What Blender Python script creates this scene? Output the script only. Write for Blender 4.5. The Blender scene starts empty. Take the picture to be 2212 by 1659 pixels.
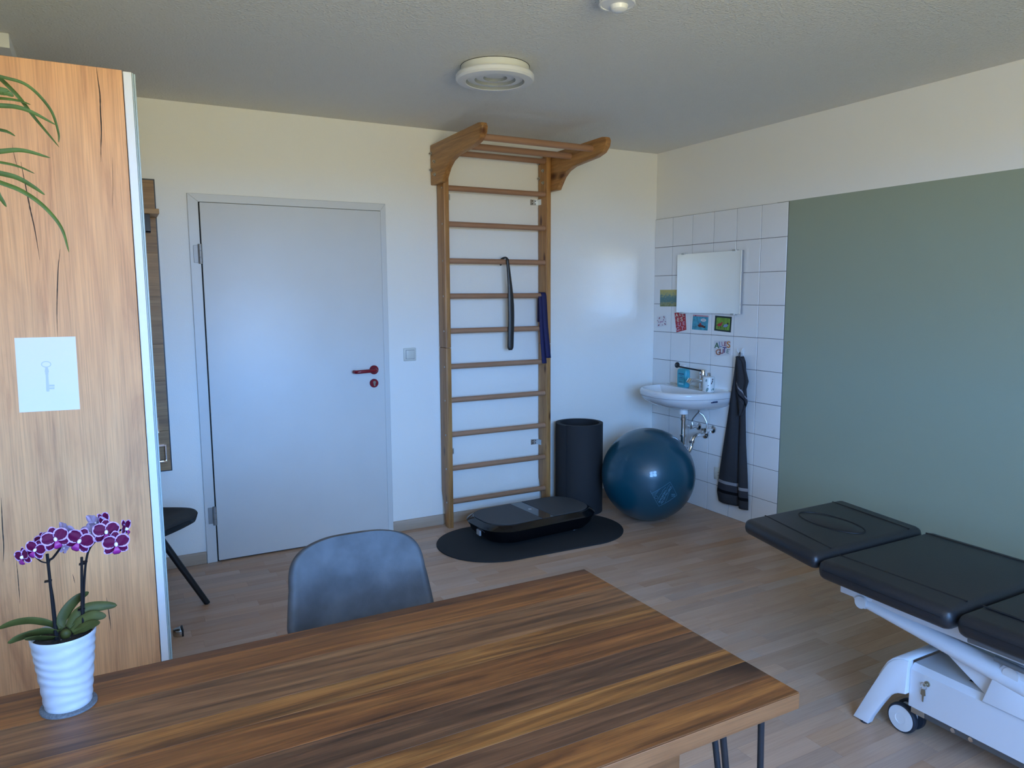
import bpy, bmesh, math, random
from mathutils import Vector, Matrix, noise

# ------------------------------------------------------------------ camera, world, light, exposure
scene = bpy.context.scene
COL = scene.collection
PI = math.pi
H = 2.448                                   # ceiling height
XL, YF = -4.05, -5.05                       # left wall, window wall
CAM = Vector((-3.496, -4.2524, 1.4608))
cd = bpy.data.cameras.new('camera'); cam = bpy.data.objects.new('camera', cd); COL.objects.link(cam)
cam.location = CAM; cam.rotation_mode = 'XYZ'; cam.rotation_euler = (1.4499, 0.0052, -0.4990)
cd.sensor_width = 36.0; cd.lens = 36.0 * 1593.28 / 2212; cd.clip_start = 0.02
scene.camera = cam
scene.view_settings.view_transform = 'Standard'
scene.view_settings.look = 'None'
scene.view_settings.gamma = 1.0
scene.view_settings.use_curve_mapping = False
scene.view_settings.exposure = 0.0
scene.cycles.use_denoising = True
scene.cycles.max_bounces = 7
scene.cycles.diffuse_bounces = 5
scene.cycles.glossy_bounces = 4
scene.cycles.use_adaptive_sampling = True
scene.cycles.adaptive_threshold = 0.08
scene.cycles.sample_clamp_indirect = 60.0
scene.cycles.caustics_reflective = True
scene.cycles.blur_glossy = 0.0

w = bpy.data.worlds.new('daylight'); scene.world = w; w.use_nodes = True
nt = w.node_tree; nt.nodes.clear()
tc = nt.nodes.new('ShaderNodeTexCoord'); sx = nt.nodes.new('ShaderNodeSeparateXYZ')
mr = nt.nodes.new('ShaderNodeMapRange'); mr.inputs[1].default_value = -1; mr.inputs[2].default_value = 1
rp = nt.nodes.new('ShaderNodeValToRGB'); bg = nt.nodes.new('ShaderNodeBackground'); wo = nt.nodes.new('ShaderNodeOutputWorld')
nt.links.new(tc.outputs['Generated'], sx.inputs[0]); nt.links.new(sx.outputs[2], mr.inputs[0]); nt.links.new(mr.outputs[0], rp.inputs[0])
el = rp.color_ramp.elements
el[0].position = 0.0; el[0].color = (0.298, 0.274, 0.165, 1)     # sunlit ground outside
el[1].position = 0.49; el[1].color = (0.298, 0.274, 0.165, 1)
e = el.new(0.505); e.color = (0.194, 0.440, 0.95, 1)               # sky above the horizon
e = el.new(0.62); e.color = (0.180, 0.415, 0.90, 1)
e = el.new(0.85); e.color = (0.093, 0.212, 0.50, 1)              # deep blue overhead
nt.links.new(rp.outputs[0], bg.inputs[0]); bg.inputs[1].default_value = 54.0
nt.links.new(bg.outputs[0], wo.inputs[0])

WX0, WX1, WZ0, WZ1 = -3.72, -1.98, 0.88, 2.22      # the window opening behind the camera
pl = bpy.data.lights.new('window_portal', 'AREA'); pl.shape = 'RECTANGLE'; pl.size = WX1 - WX0; pl.size_y = WZ1 - WZ0
pl.cycles.is_portal = True
po = bpy.data.objects.new('window_portal', pl); COL.objects.link(po)
po.location = ((WX0 + WX1) / 2, YF - 0.13, (WZ0 + WZ1) / 2); po.rotation_euler = (PI / 2, 0, 0)

# ------------------------------------------------------------------ materials
MATS = {}
def new_mat(name):
    m = bpy.data.materials.new(name); m.use_nodes = True
    nt = m.node_tree; b = nt.nodes['Principled BSDF']; MATS[name] = m
    return m, nt, b
def N(nt, t, **kw):
    n = nt.nodes.new(t)
    for k, v in kw.items(): setattr(n, k, v)
    return n
def L(nt, a, b): nt.links.new(a, b)
def plain(name, col, rough=0.5, metal=0.0, bump=0.0, bscale=80.0, var=0.0, vscale=6.0, spec=0.5, coat=0.0, emit=None, bstr=0.2, sheen=0.0):
    m, nt, b = new_mat(name)
    b.inputs['Base Color'].default_value = (*col, 1); b.inputs['Roughness'].default_value = rough
    b.inputs['Metallic'].default_value = metal; b.inputs['Specular IOR Level'].default_value = spec
    b.inputs['Coat Weight'].default_value = coat; b.inputs['Sheen Weight'].default_value = sheen
    t = N(nt, 'ShaderNodeTexCoord')
    if var > 0:
        n = N(nt, 'ShaderNodeTexNoise'); n.inputs['Scale'].default_value = vscale; n.inputs['Detail'].default_value = 5
        L(nt, t.outputs['Object'], n.inputs['Vector'])
        r = N(nt, 'ShaderNodeValToRGB'); a = r.color_ramp.elements
        a[0].position = 0.3; a[1].position = 0.7
        a[0].color = (*[max(0, c * (1 - var)) for c in col], 1); a[1].color = (*[min(1, c * (1 + var)) for c in col], 1)
        L(nt, n.outputs[0], r.inputs[0]); L(nt, r.outputs[0], b.inputs['Base Color'])
    if bump > 0:
        n = N(nt, 'ShaderNodeTexNoise'); n.inputs['Scale'].default_value = bscale; n.inputs['Detail'].default_value = 4
        L(nt, t.outputs['Object'], n.inputs['Vector'])
        bp = N(nt, 'ShaderNodeBump'); bp.inputs['Strength'].default_value = bstr; bp.inputs['Distance'].default_value = bump
        L(nt, n.outputs[0], bp.inputs['Height']); L(nt, bp.outputs[0], b.inputs['Normal'])
    return m
def wood(name, cols, axis='x', scale=9.0, stretch=14.0, rough=0.45, fine=0.35, distort=1.2, rand=True, knots=0.0, island=False, tint=0.12, bump=0.0004, vary=0.0, pore=1.0, flame=0.0, knot_col=(0.22, 0.12, 0.07)):
    """procedural wood: streaks along an axis, per-piece offset, fine pores, knots"""
    m, nt, b = new_mat(name); b.inputs['Roughness'].default_value = rough
    t = N(nt, 'ShaderNodeTexCoord'); vec = t.outputs['Object']
    if rand:
        if island:
            g = N(nt, 'ShaderNodeNewGeometry'); rnd = g.outputs['Random Per Island']
        else:
            oi = N(nt, 'ShaderNodeObjectInfo'); rnd = oi.outputs['Random']
        mu = N(nt, 'ShaderNodeMath', operation='MULTIPLY'); mu.inputs[1].default_value = 37.0; L(nt, rnd, mu.inputs[0])
        ad = N(nt, 'ShaderNodeVectorMath', operation='ADD'); L(nt, vec, ad.inputs[0]); L(nt, mu.outputs[0], ad.inputs[1]); vec = ad.outputs[0]
    mp = N(nt, 'ShaderNodeMapping'); s = [scale] * 3; s['xyz'.index(axis)] = scale / stretch; mp.inputs['Scale'].default_value = s
    L(nt, vec, mp.inputs['Vector'])
    n1 = N(nt, 'ShaderNodeTexNoise'); n1.inputs['Scale'].default_value = 1.0; n1.inputs['Detail'].default_value = 6; n1.inputs['Distortion'].default_value = distort
    n1.inputs['Roughness'].default_value = 0.6
    L(nt, mp.outputs[0], n1.inputs['Vector'])
    r = N(nt, 'ShaderNodeValToRGB'); ee = r.color_ramp.elements
    lo, hi = 0.28, 0.72
    while len(ee) < len(cols): ee.new(0.5)
    for i, c in enumerate(cols):
        ee[i].position = lo + (hi - lo) * i / (len(cols) - 1); ee[i].color = (*c, 1)
    L(nt, n1.outputs[0], r.inputs[0]); col = r.outputs[0]
    # fine pores
    mp2 = N(nt, 'ShaderNodeMapping'); s = [scale * 26 * pore] * 3; s['xyz'.index(axis)] = scale * 0.5 * pore; mp2.inputs['Scale'].default_value = s
    L(nt, vec, mp2.inputs['Vector'])
    n2 = N(nt, 'ShaderNodeTexNoise'); n2.inputs['Scale'].default_value = 1.0; n2.inputs['Detail'].default_value = 3
    L(nt, mp2.outputs[0], n2.inputs['Vector'])
    r2 = N(nt, 'ShaderNodeValToRGB'); r2.color_ramp.elements[0].position = 0.32; r2.color_ramp.elements[1].position = 0.6
    r2.color_ramp.elements[0].color = (1 - fine, 1 - fine, 1 - fine, 1); r2.color_ramp.elements[1].color = (1, 1, 1, 1)
    L(nt, n2.outputs[0], r2.inputs[0])
    mx = N(nt, 'ShaderNodeMix', data_type='RGBA', blend_type='MULTIPLY'); mx.inputs[0].default_value = 1.0
    L(nt, col, mx.inputs[6]); L(nt, r2.outputs[0], mx.inputs[7]); col = mx.outputs[2]
    if flame > 0:
        mf = N(nt, 'ShaderNodeMapping'); s = [scale * 2.6] * 3; s['xyz'.index(axis)] = scale * 2.6 / (stretch * 1.5); mf.inputs['Scale'].default_value = s; L(nt, vec, mf.inputs['Vector'])
        nf = N(nt, 'ShaderNodeTexNoise'); nf.inputs['Scale'].default_value = 1.0; nf.inputs['Detail'].default_value = 8; nf.inputs['Distortion'].default_value = 0.9; L(nt, mf.outputs[0], nf.inputs['Vector'])
        rf = N(nt, 'ShaderNodeValToRGB'); rf.color_ramp.elements[0].position = 0.36; rf.color_ramp.elements[1].position = 0.58
        rf.color_ramp.elements[0].color = (1 - flame, 1 - flame, 1 - flame, 1); rf.color_ramp.elements[1].color = (1.0, 1.0, 1.0, 1); L(nt, nf.outputs[0], rf.inputs[0])
        xf = N(nt, 'ShaderNodeMix', data_type='RGBA', blend_type='MULTIPLY'); xf.inputs[0].default_value = 1.0; L(nt, col, xf.inputs[6]); L(nt, rf.outputs[0], xf.inputs[7]); col = xf.outputs[2]
    if knots > 0:
        mp3 = N(nt, 'ShaderNodeMapping'); s = [knots] * 3; s['xyz'.index(axis)] = knots / 2.2; mp3.inputs['Scale'].default_value = s
        L(nt, vec, mp3.inputs['Vector'])
        vo = N(nt, 'ShaderNodeTexVoronoi'); vo.inputs['Scale'].default_value = 1.0; L(nt, mp3.outputs[0], vo.inputs['Vector'])
        r3 = N(nt, 'ShaderNodeValToRGB'); r3.color_ramp.elements[0].position = 0.07; r3.color_ramp.elements[1].position = 0.20
        r3.color_ramp.elements[0].color = (*knot_col, 1); r3.color_ramp.elements[1].color = (1, 1, 1, 1)
        L(nt, vo.outputs['Distance'], r3.inputs[0])
        mk = N(nt, 'ShaderNodeMix', data_type='RGBA', blend_type='MULTIPLY'); mk.inputs[0].default_value = 1.0
        L(nt, col, mk.inputs[6]); L(nt, r3.outputs[0], mk.inputs[7]); col = mk.outputs[2]
    if rand and tint > 0:
        hs = N(nt, 'ShaderNodeHueSaturation'); mr = N(nt, 'ShaderNodeMapRange'); L(nt, rnd, mr.inputs[0])
        mr.inputs[3].default_value = 1 - tint; mr.inputs[4].default_value = 1 + tint
        L(nt, mr.outputs[0], hs.inputs['Value']); L(nt, col, hs.inputs['Color']); col = hs.outputs[0]
        if vary > 0:
            ms = N(nt, 'ShaderNodeMath', operation='FRACT'); m7 = N(nt, 'ShaderNodeMath', operation='MULTIPLY'); m7.inputs[1].default_value = 7.31
            L(nt, rnd, m7.inputs[0]); L(nt, m7.outputs[0], ms.inputs[0])
            m8 = N(nt, 'ShaderNodeMapRange'); m8.inputs[3].default_value = 1 - vary; m8.inputs[4].default_value = 1 + vary
            L(nt, ms.outputs[0], m8.inputs[0]); L(nt, m8.outputs[0], hs.inputs['Saturation'])
    L(nt, col, b.inputs['Base Color'])
    bp = N(nt, 'ShaderNodeBump'); bp.inputs['Strength'].default_value = 0.25; bp.inputs['Distance'].default_value = bump
    L(nt, n2.outputs[0], bp.inputs['Height']); L(nt, bp.outputs[0], b.inputs['Normal'])
    return m

def plaster(name, col, scale, dist, strength):
    m, nt, b = new_mat(name); b.inputs['Base Color'].default_value = (*col, 1); b.inputs['Roughness'].default_value = 0.9; b.inputs['Specular IOR Level'].default_value = 0.15
    t = N(nt, 'ShaderNodeTexCoord'); n = N(nt, 'ShaderNodeTexNoise'); n.inputs['Scale'].default_value = scale; n.inputs['Detail'].default_value = 2.5
    L(nt, t.outputs['Object'], n.inputs['Vector'])
    r = N(nt, 'ShaderNodeValToRGB'); r.color_ramp.elements[0].position = 0.45; r.color_ramp.elements[1].position = 0.75; L(nt, n.outputs[0], r.inputs[0])
    bp = N(nt, 'ShaderNodeBump'); bp.inputs['Strength'].default_value = strength; bp.inputs['Distance'].default_value = dist
    L(nt, r.outputs[0], bp.inputs['Height']); L(nt, bp.outputs[0], b.inputs['Normal'])
    return m
WHITE = (0.83, 0.815, 0.765)
plaster('wall_white', WHITE, 180, 0.0008, 0.5)
plaster('ceiling_white', (0.78, 0.765, 0.715), 110, 0.003, 0.9)
# right wall: white with a green painted field
m, nt, b = new_mat('wall_green'); b.inputs['Roughness'].default_value = 0.85; b.inputs['Specular IOR Level'].default_value = 0.2
t = N(nt, 'ShaderNodeTexCoord'); s = N(nt, 'ShaderNodeSeparateXYZ'); L(nt, t.outputs['Object'], s.inputs[0])
a1 = N(nt, 'ShaderNodeMath', operation='LESS_THAN'); a1.inputs[1].default_value = 1.990; L(nt, s.outputs[2], a1.inputs[0])
a2 = N(nt, 'ShaderNodeMath', operation='LESS_THAN'); a2.inputs[1].default_value = -1.10; L(nt, s.outputs[1], a2.inputs[0])
a3 = N(nt, 'ShaderNodeMath', operation='MULTIPLY'); L(nt, a1.outputs[0], a3.inputs[0]); L(nt, a2.outputs[0], a3.inputs[1])
mx = N(nt, 'ShaderNodeMix', data_type='RGBA'); mx.inputs[6].default_value = (*WHITE, 1); mx.inputs[7].default_value = (0.315, 0.36, 0.275, 1)
L(nt, a3.outputs[0], mx.inputs[0]); L(nt, mx.outputs[2], b.inputs['Base Color'])
n = N(nt, 'ShaderNodeTexNoise'); n.inputs['Scale'].default_value = 160; L(nt, t.outputs['Object'], n.inputs['Vector'])
bp = N(nt, 'ShaderNodeBump'); bp.inputs['Strength'].default_value = 0.35; bp.inputs['Distance'].default_value = 0.0008; L(nt, n.outputs[0], bp.inputs['Height']); L(nt, bp.outputs[0], b.inputs['Normal'])

plain('grout', (0.16, 0.155, 0.15), 0.9)
plain('tile_glaze', (0.80, 0.80, 0.79), 0.22, var=0.02, vscale=3)
FLOORC = [(0.46, 0.285, 0.185), (0.53, 0.345, 0.235), (0.58, 0.40, 0.285)]
wood('floor_beech', FLOORC, 'x', 10, 9, rough=0.42, fine=0.12, tint=0.10, bump=0.0001, vary=0.15)
wood('floor_beech_far', FLOORC, 'x', 10, 9, rough=0.42, fine=0.12, tint=0.10, bump=0.0001, island=True, vary=0.15)
plain('floor_core', (0.12, 0.08, 0.055), 0.7)
wood('skirting_beech', [(0.42, 0.31, 0.22), (0.5, 0.39, 0.29)], 'x', 8, 10, rough=0.5, fine=0.1)
plain('door_grey', (0.66, 0.66, 0.64), 0.42, bump=0.0003, bscale=200, bstr=0.15, var=0.015)
plain('frame_grey', (0.62, 0.62, 0.60), 0.45)
plain('hinge_steel', (0.30, 0.295, 0.285), 0.5, metal=0.5)
plain('red_plastic', (0.20, 0.006, 0.016), 0.25)
plain('switch_white', (0.62, 0.61, 0.54), 0.35)
plain('dark_gap', (0.01, 0.01, 0.01), 0.9)
PINE = [(0.30, 0.125, 0.035), (0.46, 0.215, 0.065), (0.57, 0.30, 0.10)]
wood('pine_z', PINE, 'z', 30, 18, rough=0.42, fine=0.30, knots=10, distort=1.0, tint=0.06, flame=0.22)
wood('pine_y', PINE, 'y', 30, 18, rough=0.42, fine=0.30, knots=6.5, distort=1.0, tint=0.06, flame=0.22)
wood('beech_rung', [(0.34, 0.175, 0.095), (0.42, 0.23, 0.135)], 'x', 14, 12, rough=0.5, fine=0.15, tint=0.05)
plain('zinc', (0.55, 0.56, 0.55), 0.35, metal=1.0)
plain('screw_steel', (0.5, 0.5, 0.48), 0.3, metal=1.0)
plain('chrome', (0.78, 0.78, 0.78), 0.07, metal=1.0)
plain('black_metal', (0.010, 0.011, 0.013), 0.45)
plain('black_plastic', (0.012, 0.012, 0.013), 0.4)
plain('shoehorn_black', (0.020, 0.020, 0.019), 0.42)
plain('navy_band', (0.012, 0.012, 0.075), 0.75)
plain('gloss_black', (0.004, 0.004, 0.005), 0.12)
plain('rubber_mat', (0.012, 0.013, 0.015), 0.85, bump=0.001, bscale=300)
plain('grip_grey', (0.055, 0.06, 0.066), 0.6, bump=0.001, bscale=400)
plain('foam_dark', (0.016, 0.017, 0.020), 0.8, bump=0.0015, bscale=160)
plain('glass_black', (0.03, 0.033, 0.037), 0.08)
plain('ceramic', (0.74, 0.75, 0.76), 0.12, coat=0.3)
plain('seam_grey', (0.30, 0.31, 0.33), 0.5)
plain('caulk', (0.62, 0.58, 0.50), 0.6)
plain('towel_base', (0.028, 0.029, 0.034), 0.95, bump=0.002, bscale=350, bstr=0.6)
plain('bottle_blue', (0.045, 0.36, 0.46), 0.3)
plain('print_navy', (0.01, 0.03, 0.10), 0.5)
plain('label_paleblue', (0.25, 0.62, 0.72), 0.5)
plain('soap_white', (0.72, 0.76, 0.76), 0.3)
plain('leaf_print', (0.18, 0.28, 0.27), 0.5)
plain('plastic_white', (0.75, 0.75, 0.74), 0.35)
plain('paper_white', (0.72, 0.71, 0.72), 0.7)
plain('print_lilac', (0.50, 0.54, 0.72), 0.7)
plain('lamp_white', (0.72, 0.72, 0.66), 0.3)
plain('mirror_silver', (0.88, 0.90, 0.89), 0.015, metal=1.0)
plain('couch_vinyl', (0.013, 0.014, 0.017), 0.42, bump=0.0012, bscale=240, bstr=0.35)
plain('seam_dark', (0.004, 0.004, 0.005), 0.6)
plain('couch_white', (0.66, 0.69, 0.74), 0.4)
plain('couch_grey', (0.16, 0.165, 0.17), 0.45, metal=0.3)
plain('tyre_dark', (0.02, 0.025, 0.035), 0.6)
plain('wheel_white', (0.62, 0.63, 0.64), 0.4)
plain('brass_key', (0.40, 0.38, 0.30), 0.35, metal=0.9)
plain('chair_leather', (0.058, 0.062, 0.068), 0.62, var=0.40, vscale=11, bump=0.001, bscale=220, bstr=0.3)
plain('chair_dark', (0.030, 0.029, 0.028), 0.75, var=0.2, vscale=20, bump=0.001, bscale=220)
plain('felt_grey', (0.10, 0.105, 0.115), 0.95, bump=0.002, bscale=500, var=0.3, vscale=300)
plain('pot_white', (0.42, 0.41, 0.43), 0.35)
plain('soil', (0.012, 0.008, 0.006), 0.95, bump=0.01, bscale=120, bstr=0.9)
plain('orchid_leaf', (0.055, 0.052, 0.010), 0.6, spec=0.2, var=0.35, vscale=25)
plain('orchid_stem', (0.010, 0.007, 0.007), 0.6, spec=0.15)
plain('spider_leaf', (0.065, 0.105, 0.020), 0.5, spec=0.2, var=0.35, vscale=30)
plain('terracotta', (0.35, 0.13, 0.06), 0.8)
plain('wardrobe_white', (0.70, 0.71, 0.71), 0.45)
plain('wardrobe_glass', (0.34, 0.41, 0.39), 0.4)
plain('steel_brushed', (0.55, 0.53, 0.48), 0.25, metal=1.0)
plain('card_forest_top', (0.50, 0.44, 0.12), 0.6, var=0.4, vscale=60)
plain('card_red', (0.42, 0.028, 0.04), 0.6)
plain('card_cream', (0.66, 0.56, 0.45), 0.6)
plain('card_pink', (0.60, 0.36, 0.46), 0.6)
plain('card_rose', (0.62, 0.28, 0.32), 0.6)
plain('card_white', (0.68, 0.67, 0.68), 0.6)
plain('card_sea', (0.055, 0.31, 0.42), 0.6, var=0.35, vscale=40)
plain('card_green', (0.17, 0.33, 0.045), 0.6, var=0.35, vscale=35)
plain('card_darkgreen', (0.012, 0.03, 0.022), 0.6)
plain('ink_magenta', (0.20, 0.03, 0.09), 0.6)
plain('ink_green', (0.05, 0.15, 0.09), 0.6)
plain('ink_blue', (0.20, 0.29, 0.48), 0.6)
plain('ink_mauve', (0.45, 0.25, 0.36), 0.6)
plain('ink_orange', (0.55, 0.20, 0.05), 0.6)
plain('ink_plum', (0.25, 0.05, 0.09), 0.6)
plain('ink_violet', (0.10, 0.06, 0.20), 0.6)
plain('ink_rust', (0.40, 0.13, 0.06), 0.6)
plain('ink_dark', (0.02, 0.02, 0.025), 0.6)
plain('ink_brown', (0.14, 0.03, 0.02), 0.6)
plain('ball_print', (0.10, 0.28, 0.42), 0.4)
wood('rack_oak', [(0.23, 0.115, 0.042), (0.34, 0.185, 0.070), (0.42, 0.245, 0.10)], 'x', 12, 12, rough=0.55, fine=0.35, tint=0.1)
wood('rack_oak_lit', [(0.36, 0.20, 0.08), (0.48, 0.29, 0.13)], 'x', 12, 12, rough=0.55, fine=0.25, tint=0.02)  # lighter copy of the rack oak, light on the shelf edges put into the colour
plain('rack_metal', (0.05, 0.05, 0.055), 0.5)
plain('lamp_ring_shading', (0.30, 0.31, 0.29), 0.5)  # grey paints shade onto the recess walls of the lamp cover
# wardrobe oak decor, grain running upwards, broad swirls
wood('oak_panel', [(0.52, 0.235, 0.098), (0.69, 0.34, 0.145), (0.745, 0.375, 0.160), (0.785, 0.41, 0.182)], 'z', 5.5, 7, rough=0.55, fine=0.20, distort=3.2, rand=False, pore=1.9, flame=0.10, knots=1.7, knot_col=(0.62, 0.52, 0.48))
# sheesham boards of the table, each with its own colouring
SH = {
 'amber': [(0.083, 0.022, 0.005), (0.222, 0.072, 0.015), (0.330, 0.119, 0.024)],
 'dark':  [(0.057, 0.017, 0.005), (0.133, 0.042, 0.011), (0.222, 0.078, 0.017)],
 'grey':  [(0.091, 0.035, 0.012), (0.206, 0.084, 0.029), (0.289, 0.131, 0.048)],
 'gold':  [(0.074, 0.022, 0.005), (0.247, 0.088, 0.017), (0.429, 0.181, 0.042)],
 'umber': [(0.053, 0.019, 0.006), (0.135, 0.053, 0.021), (0.215, 0.094, 0.036)],
}
for k, c in SH.items(): wood('sheesham_' + k, c, 'x', 15, 13, rough=0.50, fine=0.34, distort=2.6, tint=0.04, knots=2.6, flame=0.5)
wood('sheesham_edge', [(0.16, 0.055, 0.018), (0.235, 0.088, 0.030), (0.275, 0.112, 0.040)], 'x', 16, 9, rough=0.45, fine=0.2)
# exercise ball: blue with fine ridges around it
m, nt, b = new_mat('ball_blue'); b.inputs['Base Color'].default_value = (0.002, 0.058, 0.095, 1); b.inputs['Roughness'].default_value = 0.34; b.inputs['Coat Weight'].default_value = 0.45; b.inputs['Coat Roughness'].default_value = 0.05
t = N(nt, 'ShaderNodeTexCoord'); dt = N(nt, 'ShaderNodeVectorMath', operation='DOT_PRODUCT'); dt.inputs[1].default_value = (0.50, -0.13, 0.86); L(nt, t.outputs['Object'], dt.inputs[0])
mu = N(nt, 'ShaderNodeMath', operation='MULTIPLY'); mu.inputs[1].default_value = 520.0; L(nt, dt.outputs['Value'], mu.inputs[0])
sn = N(nt, 'ShaderNodeMath', operation='SINE'); L(nt, mu.outputs[0], sn.inputs[0])
pw = N(nt, 'ShaderNodeMath', operation='GREATER_THAN'); pw.inputs[1].default_value = 0.86; L(nt, sn.outputs[0], pw.inputs[0])
ab = N(nt, 'ShaderNodeMath', operation='ABSOLUTE'); L(nt, dt.outputs['Value'], ab.inputs[0])
lt = N(nt, 'ShaderNodeMath', operation='LESS_THAN'); lt.inputs[1].default_value = 0.045; L(nt, ab.outputs[0], lt.inputs[0])
mm = N(nt, 'ShaderNodeMath', operation='MULTIPLY'); L(nt, pw.outputs[0], mm.inputs[0]); L(nt, lt.outputs[0], mm.inputs[1])
nz = N(nt, 'ShaderNodeTexNoise'); nz.inputs['Scale'].default_value = 260; L(nt, t.outputs['Object'], nz.inputs['Vector'])
ma = N(nt, 'ShaderNodeMath', operation='MULTIPLY_ADD'); ma.inputs[1].default_value = 0.25; L(nt, nz.outputs[0], ma.inputs[0]); L(nt, mm.outputs[0], ma.inputs[2])
bp = N(nt, 'ShaderNodeBump'); bp.inputs['Strength'].default_value = 0.4; bp.inputs['Distance'].default_value = 0.0012; L(nt, ma.outputs[0], bp.inputs['Height']); L(nt, bp.outputs[0], b.inputs['Normal'])
# orchid petals: painted by a margin attribute
m, nt, b = new_mat('orchid_petal'); b.inputs['Roughness'].default_value = 0.6; b.inputs['Specular IOR Level'].default_value = 0.15
at = N(nt, 'ShaderNodeAttribute', attribute_name='margin'); nz = N(nt, 'ShaderNodeTexNoise'); nz.inputs['Scale'].default_value = 420; t = N(nt, 'ShaderNodeTexCoord'); L(nt, t.outputs['Object'], nz.inputs['Vector'])
ma = N(nt, 'ShaderNodeMath', operation='MULTIPLY_ADD'); ma.inputs[1].default_value = 0.5; L(nt, nz.outputs[0], ma.inputs[0]); L(nt, at.outputs['Fac'], ma.inputs[2])
r = N(nt, 'ShaderNodeValToRGB'); ee = r.color_ramp.elements; ee[0].position = 0.0; ee[0].color = (0.085, 0.001, 0.030, 1); ee[1].position = 1.0; ee[1].color = (0.40, 0.22, 0.50, 1)
e = ee.new(0.74); e.color = (0.070, 0.001, 0.026, 1); e = ee.new(0.86); e.color = (0.48, 0.34, 0.52, 1)
L(nt, ma.outputs[0], r.inputs[0]); L(nt, r.outputs[0], b.inputs['Base Color'])
plain('petal_back', (0.36, 0.25, 0.36), 0.6, var=0.2, vscale=60)
plain('lip_magenta', (0.22, 0.01, 0.14), 0.5)
plain('column_white', (0.7, 0.62, 0.66), 0.5)
# clear window pane
m, nt, b = new_mat('window_glass'); nt.nodes.remove(b)
o = nt.nodes['Material Output']; tr = N(nt, 'ShaderNodeBsdfTransparent'); gl = N(nt, 'ShaderNodeBsdfGlossy'); gl.inputs['Roughness'].default_value = 0.02; ms = N(nt, 'ShaderNodeMixShader'); ms.inputs[0].default_value = 0.06
L(nt, tr.outputs[0], ms.inputs[1]); L(nt, gl.outputs[0], ms.inputs[2]); L(nt, ms.outputs[0], o.inputs['Surface'])

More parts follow.
